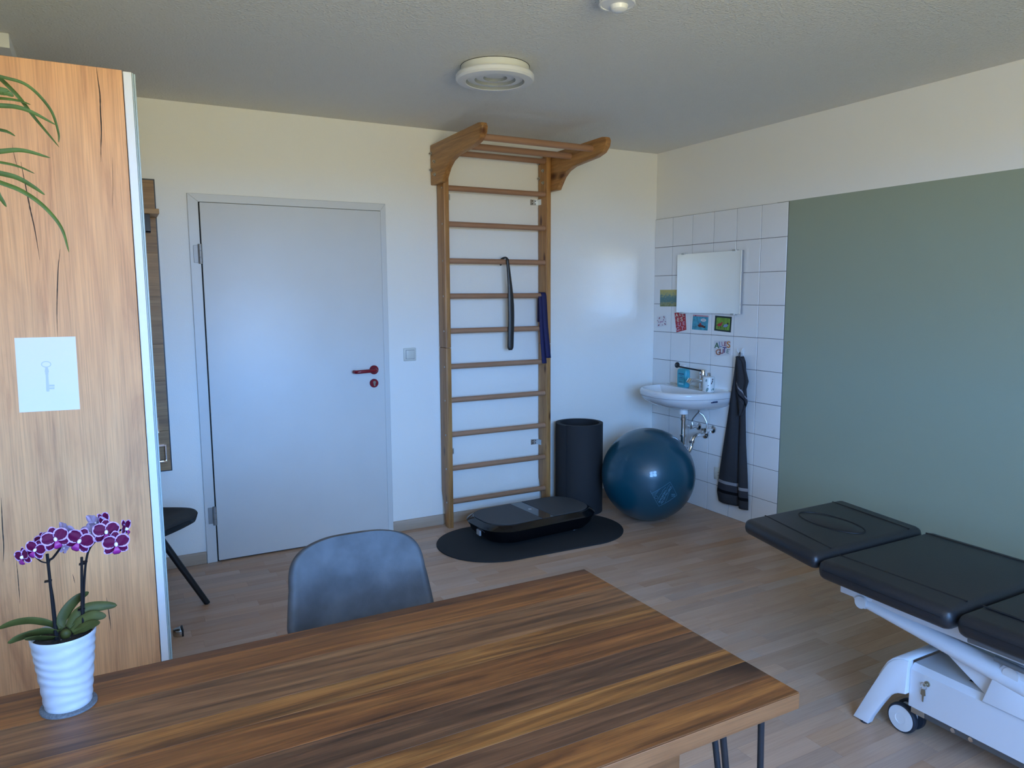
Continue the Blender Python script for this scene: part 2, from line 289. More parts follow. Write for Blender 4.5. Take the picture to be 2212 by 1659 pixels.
# ------------------------------------------------------------------ mesh helpers
class MB:
    def __init__(s): s.v = []; s.f = []
    def add(s, verts, faces):
        o = len(s.v); s.v += [tuple(v) for v in verts]; s.f += [tuple(i + o for i in f) for f in faces]; return s
    def frombm(s, bm):
        bm.verts.index_update(); s.add([v.co[:] for v in bm.verts], [[v.index for v in f.verts] for f in bm.faces]); bm.free(); return s
    def box(s, a, b, bev=0.0, seg=2, rot=None):
        """box from corner a to corner b"""
        a = Vector(a); b = Vector(b); c = (a + b) / 2; d = [abs(b[i] - a[i]) for i in range(3)]
        bm = bmesh.new(); bmesh.ops.create_cube(bm, size=1.0); bmesh.ops.scale(bm, vec=d, verts=bm.verts)
        if bev > 0: bmesh.ops.bevel(bm, geom=list(bm.edges), offset=min(bev, min(d) * 0.49), segments=seg, affect='EDGES', profile=0.5)
        if rot is not None: bmesh.ops.rotate(bm, cent=(0, 0, 0), matrix=rot, verts=bm.verts)
        bmesh.ops.translate(bm, vec=c, verts=bm.verts); return s.frombm(bm)
    def hexa(s, pts, bev=0.0, seg=3):
        """eight corners: bottom ring then top ring"""
        bm = bmesh.new(); vs = [bm.verts.new(p) for p in pts]
        for f in ((3, 2, 1, 0), (4, 5, 6, 7), (0, 1, 5, 4), (1, 2, 6, 5), (2, 3, 7, 6), (3, 0, 4, 7)): bm.faces.new([vs[i] for i in f])
        if bev > 0: bmesh.ops.bevel(bm, geom=list(bm.edges), offset=bev, segments=seg, affect='EDGES', profile=0.5)
        return s.frombm(bm)
    def cyl(s, p0, p1, r, r2=None, n=20, cap=True):
        return s.tube([p0, p1], [r, r if r2 is None else r2], n, cap)
    def tube(s, path, r, n=12, cap=True, flat=None, up=None):
        P = [Vector(p) for p in path]; k = len(P)
        R = list(r) if isinstance(r, (list, tuple)) else [r] * k
        T = [(P[min(i + 1, k - 1)] - P[max(i - 1, 0)]).normalized() for i in range(k)]
        u = Vector(up) if up is not None else (Vector((0, 0, 1)) if abs(T[0].z) < 0.9 else Vector((1, 0, 0)))
        u = (u - T[0] * u.dot(T[0])).normalized(); V = []
        for i in range(k):
            u = (u - T[i] * u.dot(T[i])).normalized(); w = T[i].cross(u)
            for j in range(n):
                a = 2 * PI * j / n; ry = R[i] * (flat if flat else 1.0)
                V.append(P[i] + u * math.cos(a) * ry + w * math.sin(a) * R[i])
        F = [(i * n + j, i * n + (j + 1) % n, (i + 1) * n + (j + 1) % n, (i + 1) * n + j) for i in range(k - 1) for j in range(n)]
        if cap: F += [tuple(range(n - 1, -1, -1)), tuple(range((k - 1) * n, k * n))]
        return s.add(V, F)
    def lathe(s, prof, c=(0, 0, 0), n=40, axis='z', fn=None, cap=True):
        """prof: (radius, height) pairs"""
        c = Vector(c); V = []; F = []
        for (r, h) in prof:
            for j in range(n):
                a = 2 * PI * j / n; rr = r if fn is None else fn(r, h, a)
                x, y = rr * math.cos(a), rr * math.sin(a)
                p = {'z': (x, y, h), 'x': (h, x, y), 'y': (x, h, y)}[axis]; V.append(c + Vector(p))
        k = len(prof)
        for i in range(k - 1):
            for j in range(n): F.append((i * n + j, i * n + (j + 1) % n, (i + 1) * n + (j + 1) % n, (i + 1) * n + j))
        if cap and prof[0][0] > 1e-6: F.append(tuple(range(n - 1, -1, -1)))
        if cap and prof[-1][0] > 1e-6: F.append(tuple(range((k - 1) * n, k * n)))
        return s.add(V, F)
    def prism(s, poly, plane, a, b, bev=0.0, seg=2):
        """polygon extruded between a and b along the axis missing from plane"""
        def P(u, v, w): return {'yz': (w, u, v), 'xz': (u, w, v), 'xy': (u, v, w)}[plane]
        bm = bmesh.new(); A = [bm.verts.new(P(u, v, a)) for u, v in poly]; B = [bm.verts.new(P(u, v, b)) for u, v in poly]; k = len(poly)
        bm.faces.new(A[::-1]); bm.faces.new(B)
        for i in range(k): bm.faces.new((A[i], A[(i + 1) % k], B[(i + 1) % k], B[i]))
        bmesh.ops.recalc_face_normals(bm, faces=bm.faces)
        if bev > 0:
            ed = [e for e in bm.edges if abs({'yz': e.verts[0].co.x - e.verts[1].co.x, 'xz': e.verts[0].co.y - e.verts[1].co.y, 'xy': e.verts[0].co.z - e.verts[1].co.z}[plane]) < 1e-6]
            bmesh.ops.bevel(bm, geom=ed, offset=bev, segments=seg, affect='EDGES', profile=0.5)
        return s.frombm(bm)
    def grid(s, fn, nu, nv, closed=False):
        V = [fn(i / nu, j / nv) for i in range(nu + 1) for j in range(nv + 1)]
        F = [(i * (nv + 1) + j, (i + 1) * (nv + 1) + j, (i + 1) * (nv + 1) + j + 1, i * (nv + 1) + j + 1) for i in range(nu) for j in range(nv)]
        return s.add(V, F)
    def sphere(s, c, r, nu=48, nv=24, sc=(1, 1, 1)):
        prof = [(r * math.sin(PI * i / nv), -r * math.cos(PI * i / nv)) for i in range(nv + 1)]
        c = Vector(c); o = len(s.v); s.lathe(prof, (0, 0, 0), nu)
        s.v[o:] = [(c.x + v[0] * sc[0], c.y + v[1] * sc[1], c.z + v[2] * sc[2]) for v in s.v[o:]]
        return s
    def build(s, name, mat, parent=None, smooth=35, solid=0.0, subsurf=0, offset=-1, attr=None):
        me = bpy.data.meshes.new(name); me.from_pydata(s.v, [], s.f); me.update()
        bm = bmesh.new(); bm.from_mesh(me); bmesh.ops.remove_doubles(bm, verts=bm.verts, dist=1e-6)
        if not (solid or attr): bmesh.ops.recalc_face_normals(bm, faces=bm.faces)
        bm.to_mesh(me); bm.free()
        if smooth:
            me.polygons.foreach_set('use_smooth', [True] * len(me.polygons)); me.set_sharp_from_angle(angle=math.radians(smooth))
        me.materials.append(MATS[mat]); return link(name, me, parent, solid, subsurf, offset)
def link(name, me, parent=None, solid=0.0, subsurf=0, offset=-1):
    o = bpy.data.objects.new(name, me); COL.objects.link(o)
    if parent is not None: attach(o, parent)
    if solid: md = o.modifiers.new('thickness', 'SOLIDIFY'); md.thickness = solid; md.offset = offset
    if subsurf: md = o.modifiers.new('smooth', 'SUBSURF'); md.levels = subsurf; md.render_levels = subsurf
    return o
def world_of(o):
    return (world_of(o.parent) @ o.matrix_parent_inverse if o.parent else Matrix()) @ o.matrix_basis
def attach(o, parent):
    o.parent = parent; o.matrix_parent_inverse = world_of(parent).inverted()
def tag(o, label, cat, group=None, kind=None):
    o['label'] = label; o['category'] = cat
    if group: o['group'] = group
    if kind: o['kind'] = kind
    return o
def thing(name, loc, label, cat, group=None):
    o = bpy.data.objects.new(name, None); COL.objects.link(o); o.location = loc; o.empty_display_size = 0.05
    return tag(o, label, cat, group)
def struct(o, label=None, cat=None):
    o['kind'] = 'structure'
    if label: o['label'] = label
    if cat: o['category'] = cat
    return o
def copy_tree(o, parent=None):
    c = o.copy(); COL.objects.link(c)
    if parent is not None: c.parent = parent; c.matrix_parent_inverse = o.matrix_parent_inverse.copy()
    for ch in list(o.children): copy_tree(ch, c)
    return c
def bez(pts, n=24):
    """Catmull-Rom through points"""
    P = [Vector(p) for p in pts]; P = [P[0] * 2 - P[1]] + P + [P[-1] * 2 - P[-2]]; out = []; k = len(P) - 3
    for i in range(k):
        for j in range(n // k + 1):
            t = j / (n // k + 1); a, b_, c, d = P[i:i + 4]
            out.append(0.5 * ((2 * b_) + (c - a) * t + (2 * a - 5 * b_ + 4 * c - d) * t * t + (3 * b_ - a - 3 * c + d) * t ** 3))
    out.append(P[-2]); return out
def text_mesh(name, body, mat, size, M, parent, depth=0.0004, width=1.0):
    cu = bpy.data.curves.new(name, 'FONT'); cu.body = body; cu.size = size; cu.extrude = depth; cu.align_x = 'CENTER'; cu.align_y = 'CENTER'; cu.offset = size * 0.02
    tmp = bpy.data.objects.new(name, cu); COL.objects.link(tmp)
    dg = bpy.context.evaluated_depsgraph_get(); me = bpy.data.meshes.new_from_object(tmp.evaluated_get(dg)); bpy.data.objects.remove(tmp)
    me.transform(M @ Matrix.Diagonal((width, 1, 1, 1))); me.materials.clear(); me.materials.append(MATS[mat])
    return link(name, me, parent)
def project(P):
    M = Matrix.LocRotScale(cam.location, cam.rotation_euler, None).inverted(); c = M @ Vector(P)
    if c.z > -0.05: return None
    return (1106 + 1593.28 * c.x / -c.z, 829.5 - 1593.28 * c.y / -c.z, -c.z)

# ------------------------------------------------------------------ the room
rnd = random.Random(7)
floor = struct(MB().box((XL - 0.12, YF - 0.12, -0.12), (0.126, 0.12, -0.006)).build('floor', 'floor_core'), 'beech laminate strip floor of the treatment room', 'floor')
struct(MB().box((XL - 0.12, YF - 0.12, H), (0.126, 0.12, H + 0.12)).build('ceiling', 'ceiling_white'), 'white ceiling with rough-textured wallpaper', 'ceiling')
wall_back = struct(MB().box((XL - 0.12, 0.0, -0.006), (0.126, 0.12, H)).build('wall_back', 'wall_white'), 'white wall with the door and the wall bars', 'wall')
wall_right = struct(MB().box((0.006, YF, -0.006), (0.126, 0.0, H)).build('wall_right', 'wall_green'), 'white wall with green painted field beside the tiles', 'wall')
struct(MB().box((XL - 0.12, YF, -0.006), (XL, 0.0, H)).build('wall_left', 'wall_white'), 'white wall behind the wardrobe', 'wall')
wf = MB(); T = 0.12
wf.box((XL - 0.12, YF - T, -0.006), (WX0, YF, H)); wf.box((WX1, YF - T, -0.006), (0.126, YF, H))
wf.box((WX0, YF - T, -0.006), (WX1, YF, WZ0)); wf.box((WX0, YF - T, WZ1), (WX1, YF, H))
struct(wf.build('wall_front', 'wall_white'), 'white window wall behind the camera', 'wall')
win = struct(MB().box((WX0, YF - 0.09, WZ0), (WX0 + 0.07, YF - 0.03, WZ1)).box((WX1 - 0.07, YF - 0.09, WZ0), (WX1, YF - 0.03, WZ1))
             .box((WX0 + 0.07, YF - 0.09, WZ0), (WX1 - 0.07, YF - 0.03, WZ0 + 0.07)).box((WX0 + 0.07, YF - 0.09, WZ1 - 0.07), (WX1 - 0.07, YF - 0.03, WZ1)).build('window_1', 'plastic_white'), 'white framed window with crossing bars', 'window')
xm, zm = (WX0 + WX1) / 2, WZ0 + 0.72
MB().box((xm - 0.05, YF - 0.09, WZ0 + 0.07), (xm + 0.05, YF - 0.03, WZ1 - 0.07)).build('mullion', 'plastic_white', win)
for a, b_ in ((WX0 + 0.07, xm - 0.05), (xm + 0.05, WX1 - 0.07)):
    MB().box((a, YF - 0.09, zm - 0.03), (b_, YF - 0.03, zm + 0.03)).build('transom', 'plastic_white', win)
    for z0, z1 in ((WZ0 + 0.07, zm - 0.03), (zm + 0.03, WZ1 - 0.07)):
        MB().box((a, YF - 0.064, z0), (b_, YF - 0.060, z1)).build('pane', 'window_glass', win)
MB().box((WX0 - 0.04, YF, WZ0 - 0.03), (WX1 + 0.04, YF + 0.12, WZ0), 0.004).build('window_sill', 'plastic_white', win)

# floor strips: the 300 that show largest are single pieces, the rest is one part
SW = 0.066; strips = []; y = 0.0; row = 0
while y > YF + 0.001:
    y1 = max(y - SW, YF); x = XL - rnd.uniform(0, 0.38)
    while x < 0.006:
        ln = rnd.choice((0.30, 0.36, 0.42, 0.48)); a, b_ = max(x, XL), min(x + ln, 0.006)
        if b_ - a > 0.01: strips.append((a, b_, y1, y))
        x += ln
    y = y1; row += 1
def shows(s):
    p = project(((s[0] + s[1]) / 2, (s[2] + s[3]) / 2, 0))
    if p is None or not (-60 < p[0] < 2270 and 1060 < p[1] < 1680): return 0
    cy = (s[2] + s[3]) / 2; cx = (s[0] + s[1]) / 2
    if p[0] < 330 or (cy < -1.9 and cx < -3.0) or (p[0] < 1230 and p[1] > 1235 + (1270 - p[0]) * 0.2): return 0     # behind the wardrobe or the table
    if p[0] > 1230 and p[0] < 1716 and p[1] > 1228 + (p[0] - 1270) * 0.61 + 60 and p[1] < 1500: return 0
    return (s[1] - s[0]) * (s[3] - s[2]) / p[2] ** 3
strips.sort(key=shows, reverse=True)
cache = {}; G = 0.0003
for s in strips[:300]:
    key = (round(s[1] - s[0], 3), round(s[3] - s[2], 3))
    if key not in cache:
        o = MB().box((-key[0] / 2 + G, -key[1] / 2 + G, -0.006), (key[0] / 2 - G, key[1] / 2 - G, 0.0)).build('plank', 'floor_beech', None, 0); cache[key] = o.data
    else:
        o = bpy.data.objects.new('plank', cache[key]); COL.objects.link(o)
    o.location = ((s[0] + s[1]) / 2, (s[2] + s[3]) / 2, 0); o.parent = floor
rest = MB()
for s in strips[300:]: rest.box((s[0] + G, s[2] + G, -0.006), (s[1] - G, s[3] - G, 0.0))
rest.build('far_planks', 'floor_beech_far', floor, 0)['kind'] = 'stuff'

# wall tiles
ZT = 1.9876; TW, T1 = 0.2, 0.189; g = 0.0016
MB().box((0.002, -(T1 + 5 * TW), 0), (0.006, 0, ZT)).build('grout', 'grout', wall_right)
tcache = {}
for c in range(6):
    ya = 0 if c == 0 else -(T1 + (c - 1) * TW); yb = -(T1 + c * TW)
    for r_ in range(10):
        za = ZT - r_ * TW; zb = max(za - TW, 0.0); key = (c == 0, r_ == 9)
        cy, cz = (ya + yb) / 2, (za + zb) / 2; hy, hz = (ya - yb) / 2 - g, (za - zb) / 2 - g
        if key not in tcache:
            o = MB().box((0.0, -hy, -hz), (0.0055, hy, hz), 0.0012, 1).build('tile', 'tile_glaze'); tcache[key] = o.data
        else:
            o = bpy.data.objects.new('tile', tcache[key]); COL.objects.link(o)
        o.location = (0, cy, cz); o.parent = wall_right

# skirting
bb = struct(MB().box((-2.032, -0.014, 0), (-0.002, 0, 0.066), 0.003).build('baseboard_back', 'skirting_beech'), 'pale beech skirting board between the door and the corner', 'skirting')
struct(MB().box((XL, -0.014, 0), (-3.104, 0, 0.066), 0.003).build('baseboard_left', 'skirting_beech'), 'short pale beech skirting board left of the door', 'skirting')
struct(MB().box((-0.010, YF, 0), (0.006, -(T1 + 5 * TW) - 0.002, 0.066), 0.003).build('baseboard_right', 'skirting_beech'), 'pale beech skirting board below the green field', 'skirting')

# ------------------------------------------------------------------ door
door = struct(bpy.data.objects.new('door_1', None), 'grey flush door with red lever handle', 'door'); COL.objects.link(door); door.location = (-2.565, 0, 0)
DX0, DX1, DZ = -3.102, -2.030, 1.992
fr = [MB().prism([(DX0, 0), (DX0, DZ), (DX0 + 0.052, DZ - 0.042), (DX0 + 0.052, 0)], 'xz', -0.016, 0.0, 0.002, 1),
      MB().prism([(DX1, 0), (DX1, DZ), (DX1 - 0.032, DZ - 0.042), (DX1 - 0.032, 0)], 'xz', -0.016, 0.0, 0.002, 1),
      MB().prism([(DX0, DZ), (DX1, DZ), (DX1 - 0.032, DZ - 0.042), (DX0 + 0.052, DZ - 0.042)], 'xz', -0.016, 0.0, 0.002, 1)]
for f in fr: f.build('door_frame', 'frame_grey', door)
MB().box((DX0 + 0.052, -0.004, 0.0), (DX1 - 0.032, -0.001, DZ - 0.042)).build('rebate', 'dark_gap', door)
MB().box((DX0 + 0.058, -0.022, 0.008), (DX1 - 0.034, -0.004, DZ - 0.0445), 0.003).build('door_leaf', 'door_grey', door)
for zc in (1.68, 0.266):
    h = MB().cyl((-3.053, -0.030, zc - 0.051), (-3.053, -0.030, zc - 0.018), 0.0105, n=16).build('hinge', 'hinge_steel', door)
    MB().cyl((-3.053, -0.030, zc - 0.017), (-3.053, -0.030, zc + 0.017), 0.0105, n=16).build('hinge_barrel', 'hinge_steel', h)
    MB().cyl((-3.053, -0.030, zc + 0.018), (-3.053, -0.030, zc + 0.051), 0.0105, n=16).build('hinge_barrel', 'hinge_steel', h)
    MB().box((-3.085, -0.021, zc - 0.045), (-3.060, -0.0155, zc + 0.045), 0.001, 1).build('hinge_plate', 'hinge_steel', h)
hx = -2.13
hd = MB().lathe([(0.027, -0.022), (0.027, -0.030), (0.024, -0.034), (0.0, -0.034)], (hx, 0, 1.02), 32, 'y').build('rosette', 'red_plastic', door)
MB().tube(bez([(hx, -0.032, 1.02), (hx, -0.060, 1.02), (hx - 0.012, -0.076, 1.02), (hx - 0.05, -0.079, 1.019), (hx - 0.10, -0.077, 1.017), (hx - 0.121, -0.068, 1.016), (hx - 0.127, -0.045, 1.016)], 40), 0.0105, 16).build('lever', 'red_plastic', hd)
kr = MB().lathe([(0.026, -0.022), (0.026, -0.030), (0.023, -0.034), (0.0, -0.034)], (hx - 0.002, 0, 0.94), 32, 'y').build('key_rosette', 'red_plastic', door)
MB().prism([(hx - 0.002 + 0.009 * math.cos(a), 0.946 + 0.009 * math.sin(a)) for a in [i * PI / 10 - 0.9 for i in range(16)]] + [(hx - 0.007, 0.924), (hx + 0.003, 0.924)], 'xz', -0.0375, -0.034, 0.0008, 1).build('lock_cylinder', 'steel_brushed', kr)

# light switch
sw = thing('light_switch', (-1.8945, 0, 1.06), 'cream square rocker light switch right of the door', 'switch')
MB().box((-1.9345, -0.010, 1.06), (-1.8545, 0, 1.14), 0.007, 3).build('frame', 'switch_white', sw)
MB().box((-1.9225, -0.0115, 1.072), (-1.8665, -0.009, 1.128), 0.001).build('gap', 'seam_grey', sw)
MB().box((-1.9205, -0.0155, 1.074), (-1.8685, -0.010, 1.126), 0.003, 2, Matrix.Rotation(0.04, 3, 'X')).build('rocker', 'switch_white', sw)

# ------------------------------------------------------------------ wall bars
wb = thing('wall_bars', (-1.325, -0.06, 0), 'pine wall bars with beech rungs and overhead pull-up frame', 'wall bars')
UL, UR = (-1.700, -1.665), (-0.985, -0.950); UY0, UY1 = -0.112, -0.008
for side, (a, b_) in enumerate((UL, UR)):
    poly = [(UY1, 1.138), (UY1, 2.33), (UY0, 2.33), (UY0, 1.138)]
    up = MB().prism(poly, 'yz', a, b_, 0.004).build('upright', 'pine_z', wb)
    low = [(UY1, 1.136), (UY0, 1.136), (UY0, 0.0), (UY0 + 0.05, 0.0), (UY0 + 0.075, 0.16), (UY1, 0.22)] if side == 0 else [(UY1, 1.136), (UY0, 1.136), (UY0, 0.0), (UY0 + 0.05, 0.0), (UY0 + 0.075, 0.16), (UY1, 0.22)]
    MB().prism(low, 'yz', a, b_, 0.004).build('upright', 'pine_z', wb)
RZ = [2.304, 2.097, 1.884, 1.665, 1.452, 1.239, 1.02, 0.81, 0.593, 0.378, 0.163]
rung = None
for z in RZ:
    if rung is None:
        o = rung = MB().cyl((UL[1] - 0.006, 0, 0), (UR[0] + 0.006, 0, 0), 0.0165, n=24).build('rung', 'beech_rung', None, 60)
    else: o = bpy.data.objects.new('rung', rung.data); COL.objects.link(o)
    o.location = (0, -0.088, z); bpy.context.view_layer.update(); attach(o, wb)
# brackets for the pull-up frame
prof = [(-0.004, 2.352), (-0.30, 2.354), (-0.66, 2.356), (-0.695, 2.350), (-0.708, 2.330), (-0.700, 2.298), (-0.665, 2.268), (-0.60, 2.252), (-0.46, 2.243), (-0.36, 2.236), (-0.29, 2.218), (-0.24, 2.188), (-0.205, 2.150), (-0.178, 2.118), (-0.004, 2.118)]
for a, b_ in ((-1.737, -1.7005), (-0.9495, -0.913)):
    arm = MB().prism(prof, 'yz', a, b_, 0.005).build('bracket_arm', 'pine_y', wb)
for yb, zb in ((-0.565, 2.306), (-0.335, 2.300)):
    MB().cyl((-1.706, yb, zb), (-0.944, yb, zb), 0.0185, n=24).build('pull_up_bar', 'beech_rung', wb, 60)
for (yy, zz) in ((-0.025, 2.30), (-0.075, 2.248), (-0.025, 2.205), (-0.078, 2.172)):
    for xs in (-1.737, -0.985):
        MB().cyl((xs - 0.014, yy, zz), (xs, yy, zz), 0.0055, n=10).cyl((xs - 0.006, yy, zz), (xs, yy, zz), 0.011, n=6).build('bolt', 'screw_steel', wb)
for z in RZ[1:]: MB().lathe([(0.0055, 0.0), (0.0055, -0.002), (0.0, -0.0035)], (-1.700, -0.088, z), 10, 'x').build('screw', 'screw_steel', wb)
for z in (2.055, 0.468):
    for xs, sg in ((UR[0], -1), (UL[1], 1)):
        bk = MB().box((min(xs, xs + sg * 0.055), -0.003, z - 0.018), (max(xs, xs + sg * 0.055), 0, z + 0.018)).box((min(xs, xs + sg * 0.003), -0.05, z - 0.018), (max(xs, xs + sg * 0.003), -0.003, z + 0.018)).build('wall_bracket', 'zinc', wb)
        for dx_, dz_ in ((0.018, 0.008), (0.04, -0.008), (0.04, 0.009), (0.018, -0.009)):
            MB().cyl((xs + sg * dx_, -0.0042, z + dz_), (xs + sg * dx_, -0.003, z + dz_), 0.0035, n=8).build('screw_hole', 'dark_gap', bk)

# long shoehorn hooked on a rung
sh = thing('shoehorn', (-1.27, -0.108, 1.11), 'long black shoehorn hanging from a rung of the wall bars', 'shoehorn')
zr = RZ[3]
def horn(u, v):
    t = u; z = zr + 0.018 - t * (zr + 0.018 - 1.108)
    wd = 0.009 + 0.0125 * min(1, t / 0.5) ** 1.2
    if t > 0.95: wd *= math.sqrt(max(0.0, 1 - ((t - 0.95) / 0.05) ** 2)) * 0.45 + 0.55
    s_ = (v - 0.5) * 2; cx = -1.272 + 0.020 * math.sin(PI * min(0.62, t * 0.75))
    return (cx + s_ * wd, -0.112 - 0.010 * math.sin(PI * t) - 0.010 * (1 - s_ * s_) * (0.6 + 0.4 * t), z)
MB().grid(horn, 48, 10).build('blade', 'shoehorn_black', sh, 60, solid=0.0035, offset=0)
MB().tube(bez([(-1.272, -0.116, zr + 0.012), (-1.274, -0.108, zr + 0.022), (-1.278, -0.088, zr + 0.026), (-1.290, -0.066, zr + 0.016), (-1.294, -0.062, zr - 0.008), (-1.294, -0.066, zr - 0.020)], 30), 0.0065, 12).build('hook', 'shoehorn_black', sh)

# navy resistance band folded over a rung
bd = thing('resistance_band', (-1.0, -0.11, 1.0), 'navy exercise band looped over a rung at the right upright', 'band')
zr = RZ[4] + 0.0185
def strap(path, wd, up, name):
    P = bez(path, 36)
    V = []; F = []
    for i, p in enumerate(P):
        for k_ in (-0.5, 0.5): V.append(p + Vector((wd * k_, 0, 0)) + Vector((0, 0, 0)))
    for i in range(len(P) - 1): F.append((2 * i, 2 * i + 1, 2 * i + 3, 2 * i + 2))
    MB().add(V, F).build(name, 'navy_band', bd, 60, solid=0.003, offset=1)
strap([(-1.008, -0.066, 1.28), (-1.006, -0.067, zr - 0.04), (-1.004, -0.073, zr - 0.004), (-1.003, -0.088, zr + 0.003), (-1.002, -0.107, zr - 0.006), (-1.000, -0.113, 1.42), (-0.992, -0.118, 1.25), (-0.981, -0.122, 1.12), (-0.973, -0.122, 1.045)], 0.036, None, 'front_strap')
strap([(-1.022, -0.074, zr - 0.01), (-1.024, -0.110, 1.43), (-1.018, -0.113, 1.25), (-1.008, -0.114, 1.10), (-1.000, -0.115, 1.01)], 0.034, None, 'back_strap')

# ------------------------------------------------------------------ vibration plate, mat, roll, ball
def rrect(cx, cy, Lh, wh, r_, th, n=10):
    pts = []
    for sx_, sy_, a0 in ((1, 1, 0), (-1, 1, 90), (-1, -1, 180), (1, -1, 270)):
        for i in range(n + 1):
            a = math.radians(a0 + 90 * i / n); u, v = sx_ * (Lh - r_) + r_ * math.cos(a), sy_ * (wh - r_) + r_ * math.sin(a)
            pts.append((cx + u * math.cos(th) - v * math.sin(th), cy + u * math.sin(th) + v * math.cos(th)))
    return pts
mt = tag(MB().prism(rrect(-1.313, -0.491, 0.60, 0.3225, 0.3215, -0.025, 20), 'xy', 0.0, 0.008, 0.002).build('floor_mat', 'rubber_mat'), 'black oval rubber mat under the vibration plate', 'mat')
vp = thing('vibration_plate', (-1.275, -0.415, 0.008), 'glossy black vibration plate with grey grip surface on oval mat', 'vibration plate')
pcx, pcy, pth = -1.275, -0.415, 0.065
def loft(secs, name, mat, parent, n=12):
    V = []; F = []; k = 0
    for (Lh, wh, r_, z) in secs:
        pts = rrect(pcx, pcy, Lh, wh, r_, pth, n); k = len(pts); V += [(x, y, z) for x, y in pts]
    for i in range(len(secs) - 1):
        for j in range(k): F.append((i * k + j, i * k + (j + 1) % k, (i + 1) * k + (j + 1) % k, (i + 1) * k + j))
    F += [tuple(range(k - 1, -1, -1)), tuple(range((len(secs) - 1) * k, len(secs) * k))]
    return MB().add(V, F).build(name, mat, parent, 30)
loft([(0.31, 0.15, 0.10, 0.020), (0.345, 0.185, 0.13, 0.028), (0.375, 0.212, 0.15, 0.060), (0.385, 0.220, 0.155, 0.094)], 'lower_housing', 'gloss_black', vp)
loft([(0.392, 0.224, 0.16, 0.094), (0.400, 0.228, 0.165, 0.108), (0.392, 0.218, 0.16, 0.118), (0.375, 0.195, 0.15, 0.133), (0.371, 0.190, 0.148, 0.136)], 'upper_housing', 'gloss_black', vp)
def half(sg, name):
    pts = [(x, y) for x, y in rrect(0, 0, 0.366, 0.183, 0.145, 0, 12)]
    cut = 0.045 if sg > 0 else -0.045
    pts = [p for p in pts if (p[0] - cut) * sg > 0]
    pts.sort(key=lambda p: math.atan2(p[1], (p[0] - cut) * sg) * sg)
    pts = [(cut, -0.183 * sg)] + pts + [(cut, 0.183 * sg)]
    q = [(pcx + u * math.cos(pth) - v * math.sin(pth), pcy + u * math.sin(pth) + v * math.cos(pth)) for u, v in pts]
    MB().prism(q, 'xy', 0.136, 0.140, 0.001, 1).build(name, 'grip_grey', vp)
half(1, 'grip_surface'); half(-1, 'grip_surface')
Rz = Matrix.Rotation(pth, 3, 'Z')
MB().box((pcx - 0.042, pcy - 0.186, 0.1345), (pcx + 0.042, pcy + 0.186, 0.1385), 0.001, 1, Rz).build('display_panel', 'glass_black', vp)
MB().lathe([(0.014, 0.1384), (0.012, 0.1395), (0.0, 0.1398)], (pcx + 0.003, pcy + 0.02, 0), 20).build('sensor', 'chrome', vp)
for u, v in ((-0.24, -0.11), (0.24, -0.11), (-0.24, 0.11), (0.24, 0.11)):
    MB().lathe([(0.025, 0.008), (0.022, 0.022), (0.0, 0.022)], (pcx + u, pcy + v, 0), 16).build('foot', 'black_plastic', vp)
MB().box((pcx - 0.394, pcy - 0.075, 0.058), (pcx - 0.384, pcy - 0.03, 0.088), 0.001).build('power_socket', 'seam_grey', vp)

# rolled mat
rl = thing('rolled_mat', (-0.80, -0.20, 0), 'tall black foam mat rolled up beside the wall bars', 'rolled mat')
RC = (-0.760, -0.172); turns = 3.15; V = []; F = []; n_ = 190; hh = 0.605
def spiral(t, off):
    a = t * turns * 2 * PI + 2.6; r_ = 0.128 + 0.0085 * t * turns + off; return (RC[0] + r_ * math.cos(a), RC[1] + r_ * math.sin(a))
for i in range(n_ + 1):
    t = i / n_; a = spiral(t, 0.0); b_ = spiral(t, 0.0075); V += [(a[0], a[1], 0.001), (b_[0], b_[1], 0.001), (b_[0], b_[1], hh), (a[0], a[1], hh)]
for i in range(n_):
    o = 4 * i
    for j in range(4): F.append((o + j, o + (j + 1) % 4, o + 4 + (j + 1) % 4, o + 4 + j))
F += [(3, 2, 1, 0), (4 * n_, 4 * n_ + 1, 4 * n_ + 2, 4 * n_ + 3)]
MB().add(V, F).build('foam_sheet', 'foam_dark', rl, 40)

# exercise ball
BC = Vector((-0.4864, -0.5628, 0.2992)); BR = 0.2992
ball = thing('exercise_ball', (BC.x, BC.y, 0), 'large blue exercise ball in the corner below the sink', 'ball')
bo = MB().sphere((0, 0, 0), BR, 96, 48).build('ball_skin', 'ball_blue', None, 180); bo.location = BC; bo.parent = ball; bo.location = (0, 0, BR)
# printed label on the ball
Lc = Vector((-0.482, -0.757, -0.135)); 
def ball_dir(px, py):
    M = Matrix.LocRotScale(cam.location, cam.rotation_euler, None)
    d = (M.to_3x3() @ Vector(((px - 1106) / 1593.28, -(py - 829.5) / 1593.28, -1))).normalized()
    oc = CAM - BC; bq = oc.dot(d); tq = -bq - math.sqrt(max(0, bq * bq - (oc.dot(oc) - BR * BR))); return CAM + d * tq
BALLC = (ball_dir(1437, 1067) - BC).normalized()
bu = BALLC.cross(Vector((0, 0, 1))).normalized() * -1; bv = BALLC.cross(bu).normalized() * -1
if bv.z < 0: bv = -bv
def on_ball(u, v, e_=0.0006): return BC + (BALLC * BR + bu * u + bv * v).normalized() * (BR + e_)
def ball_line(p, q, wd, mb):
    k = 8; P = [on_ball(p[0] + (q[0] - p[0]) * i / k, p[1] + (q[1] - p[1]) * i / k) for i in range(k + 1)]; mb.tube(P, wd, 5)
def ball_px(px, py):
    P = (ball_dir(px, py) - BC); return (P.dot(bu), P.dot(bv))
def zl(a, b_): return ball_px(1400 + a * 80 / 1896, 1030 + b_ * 70 / 1659)
mb = MB()
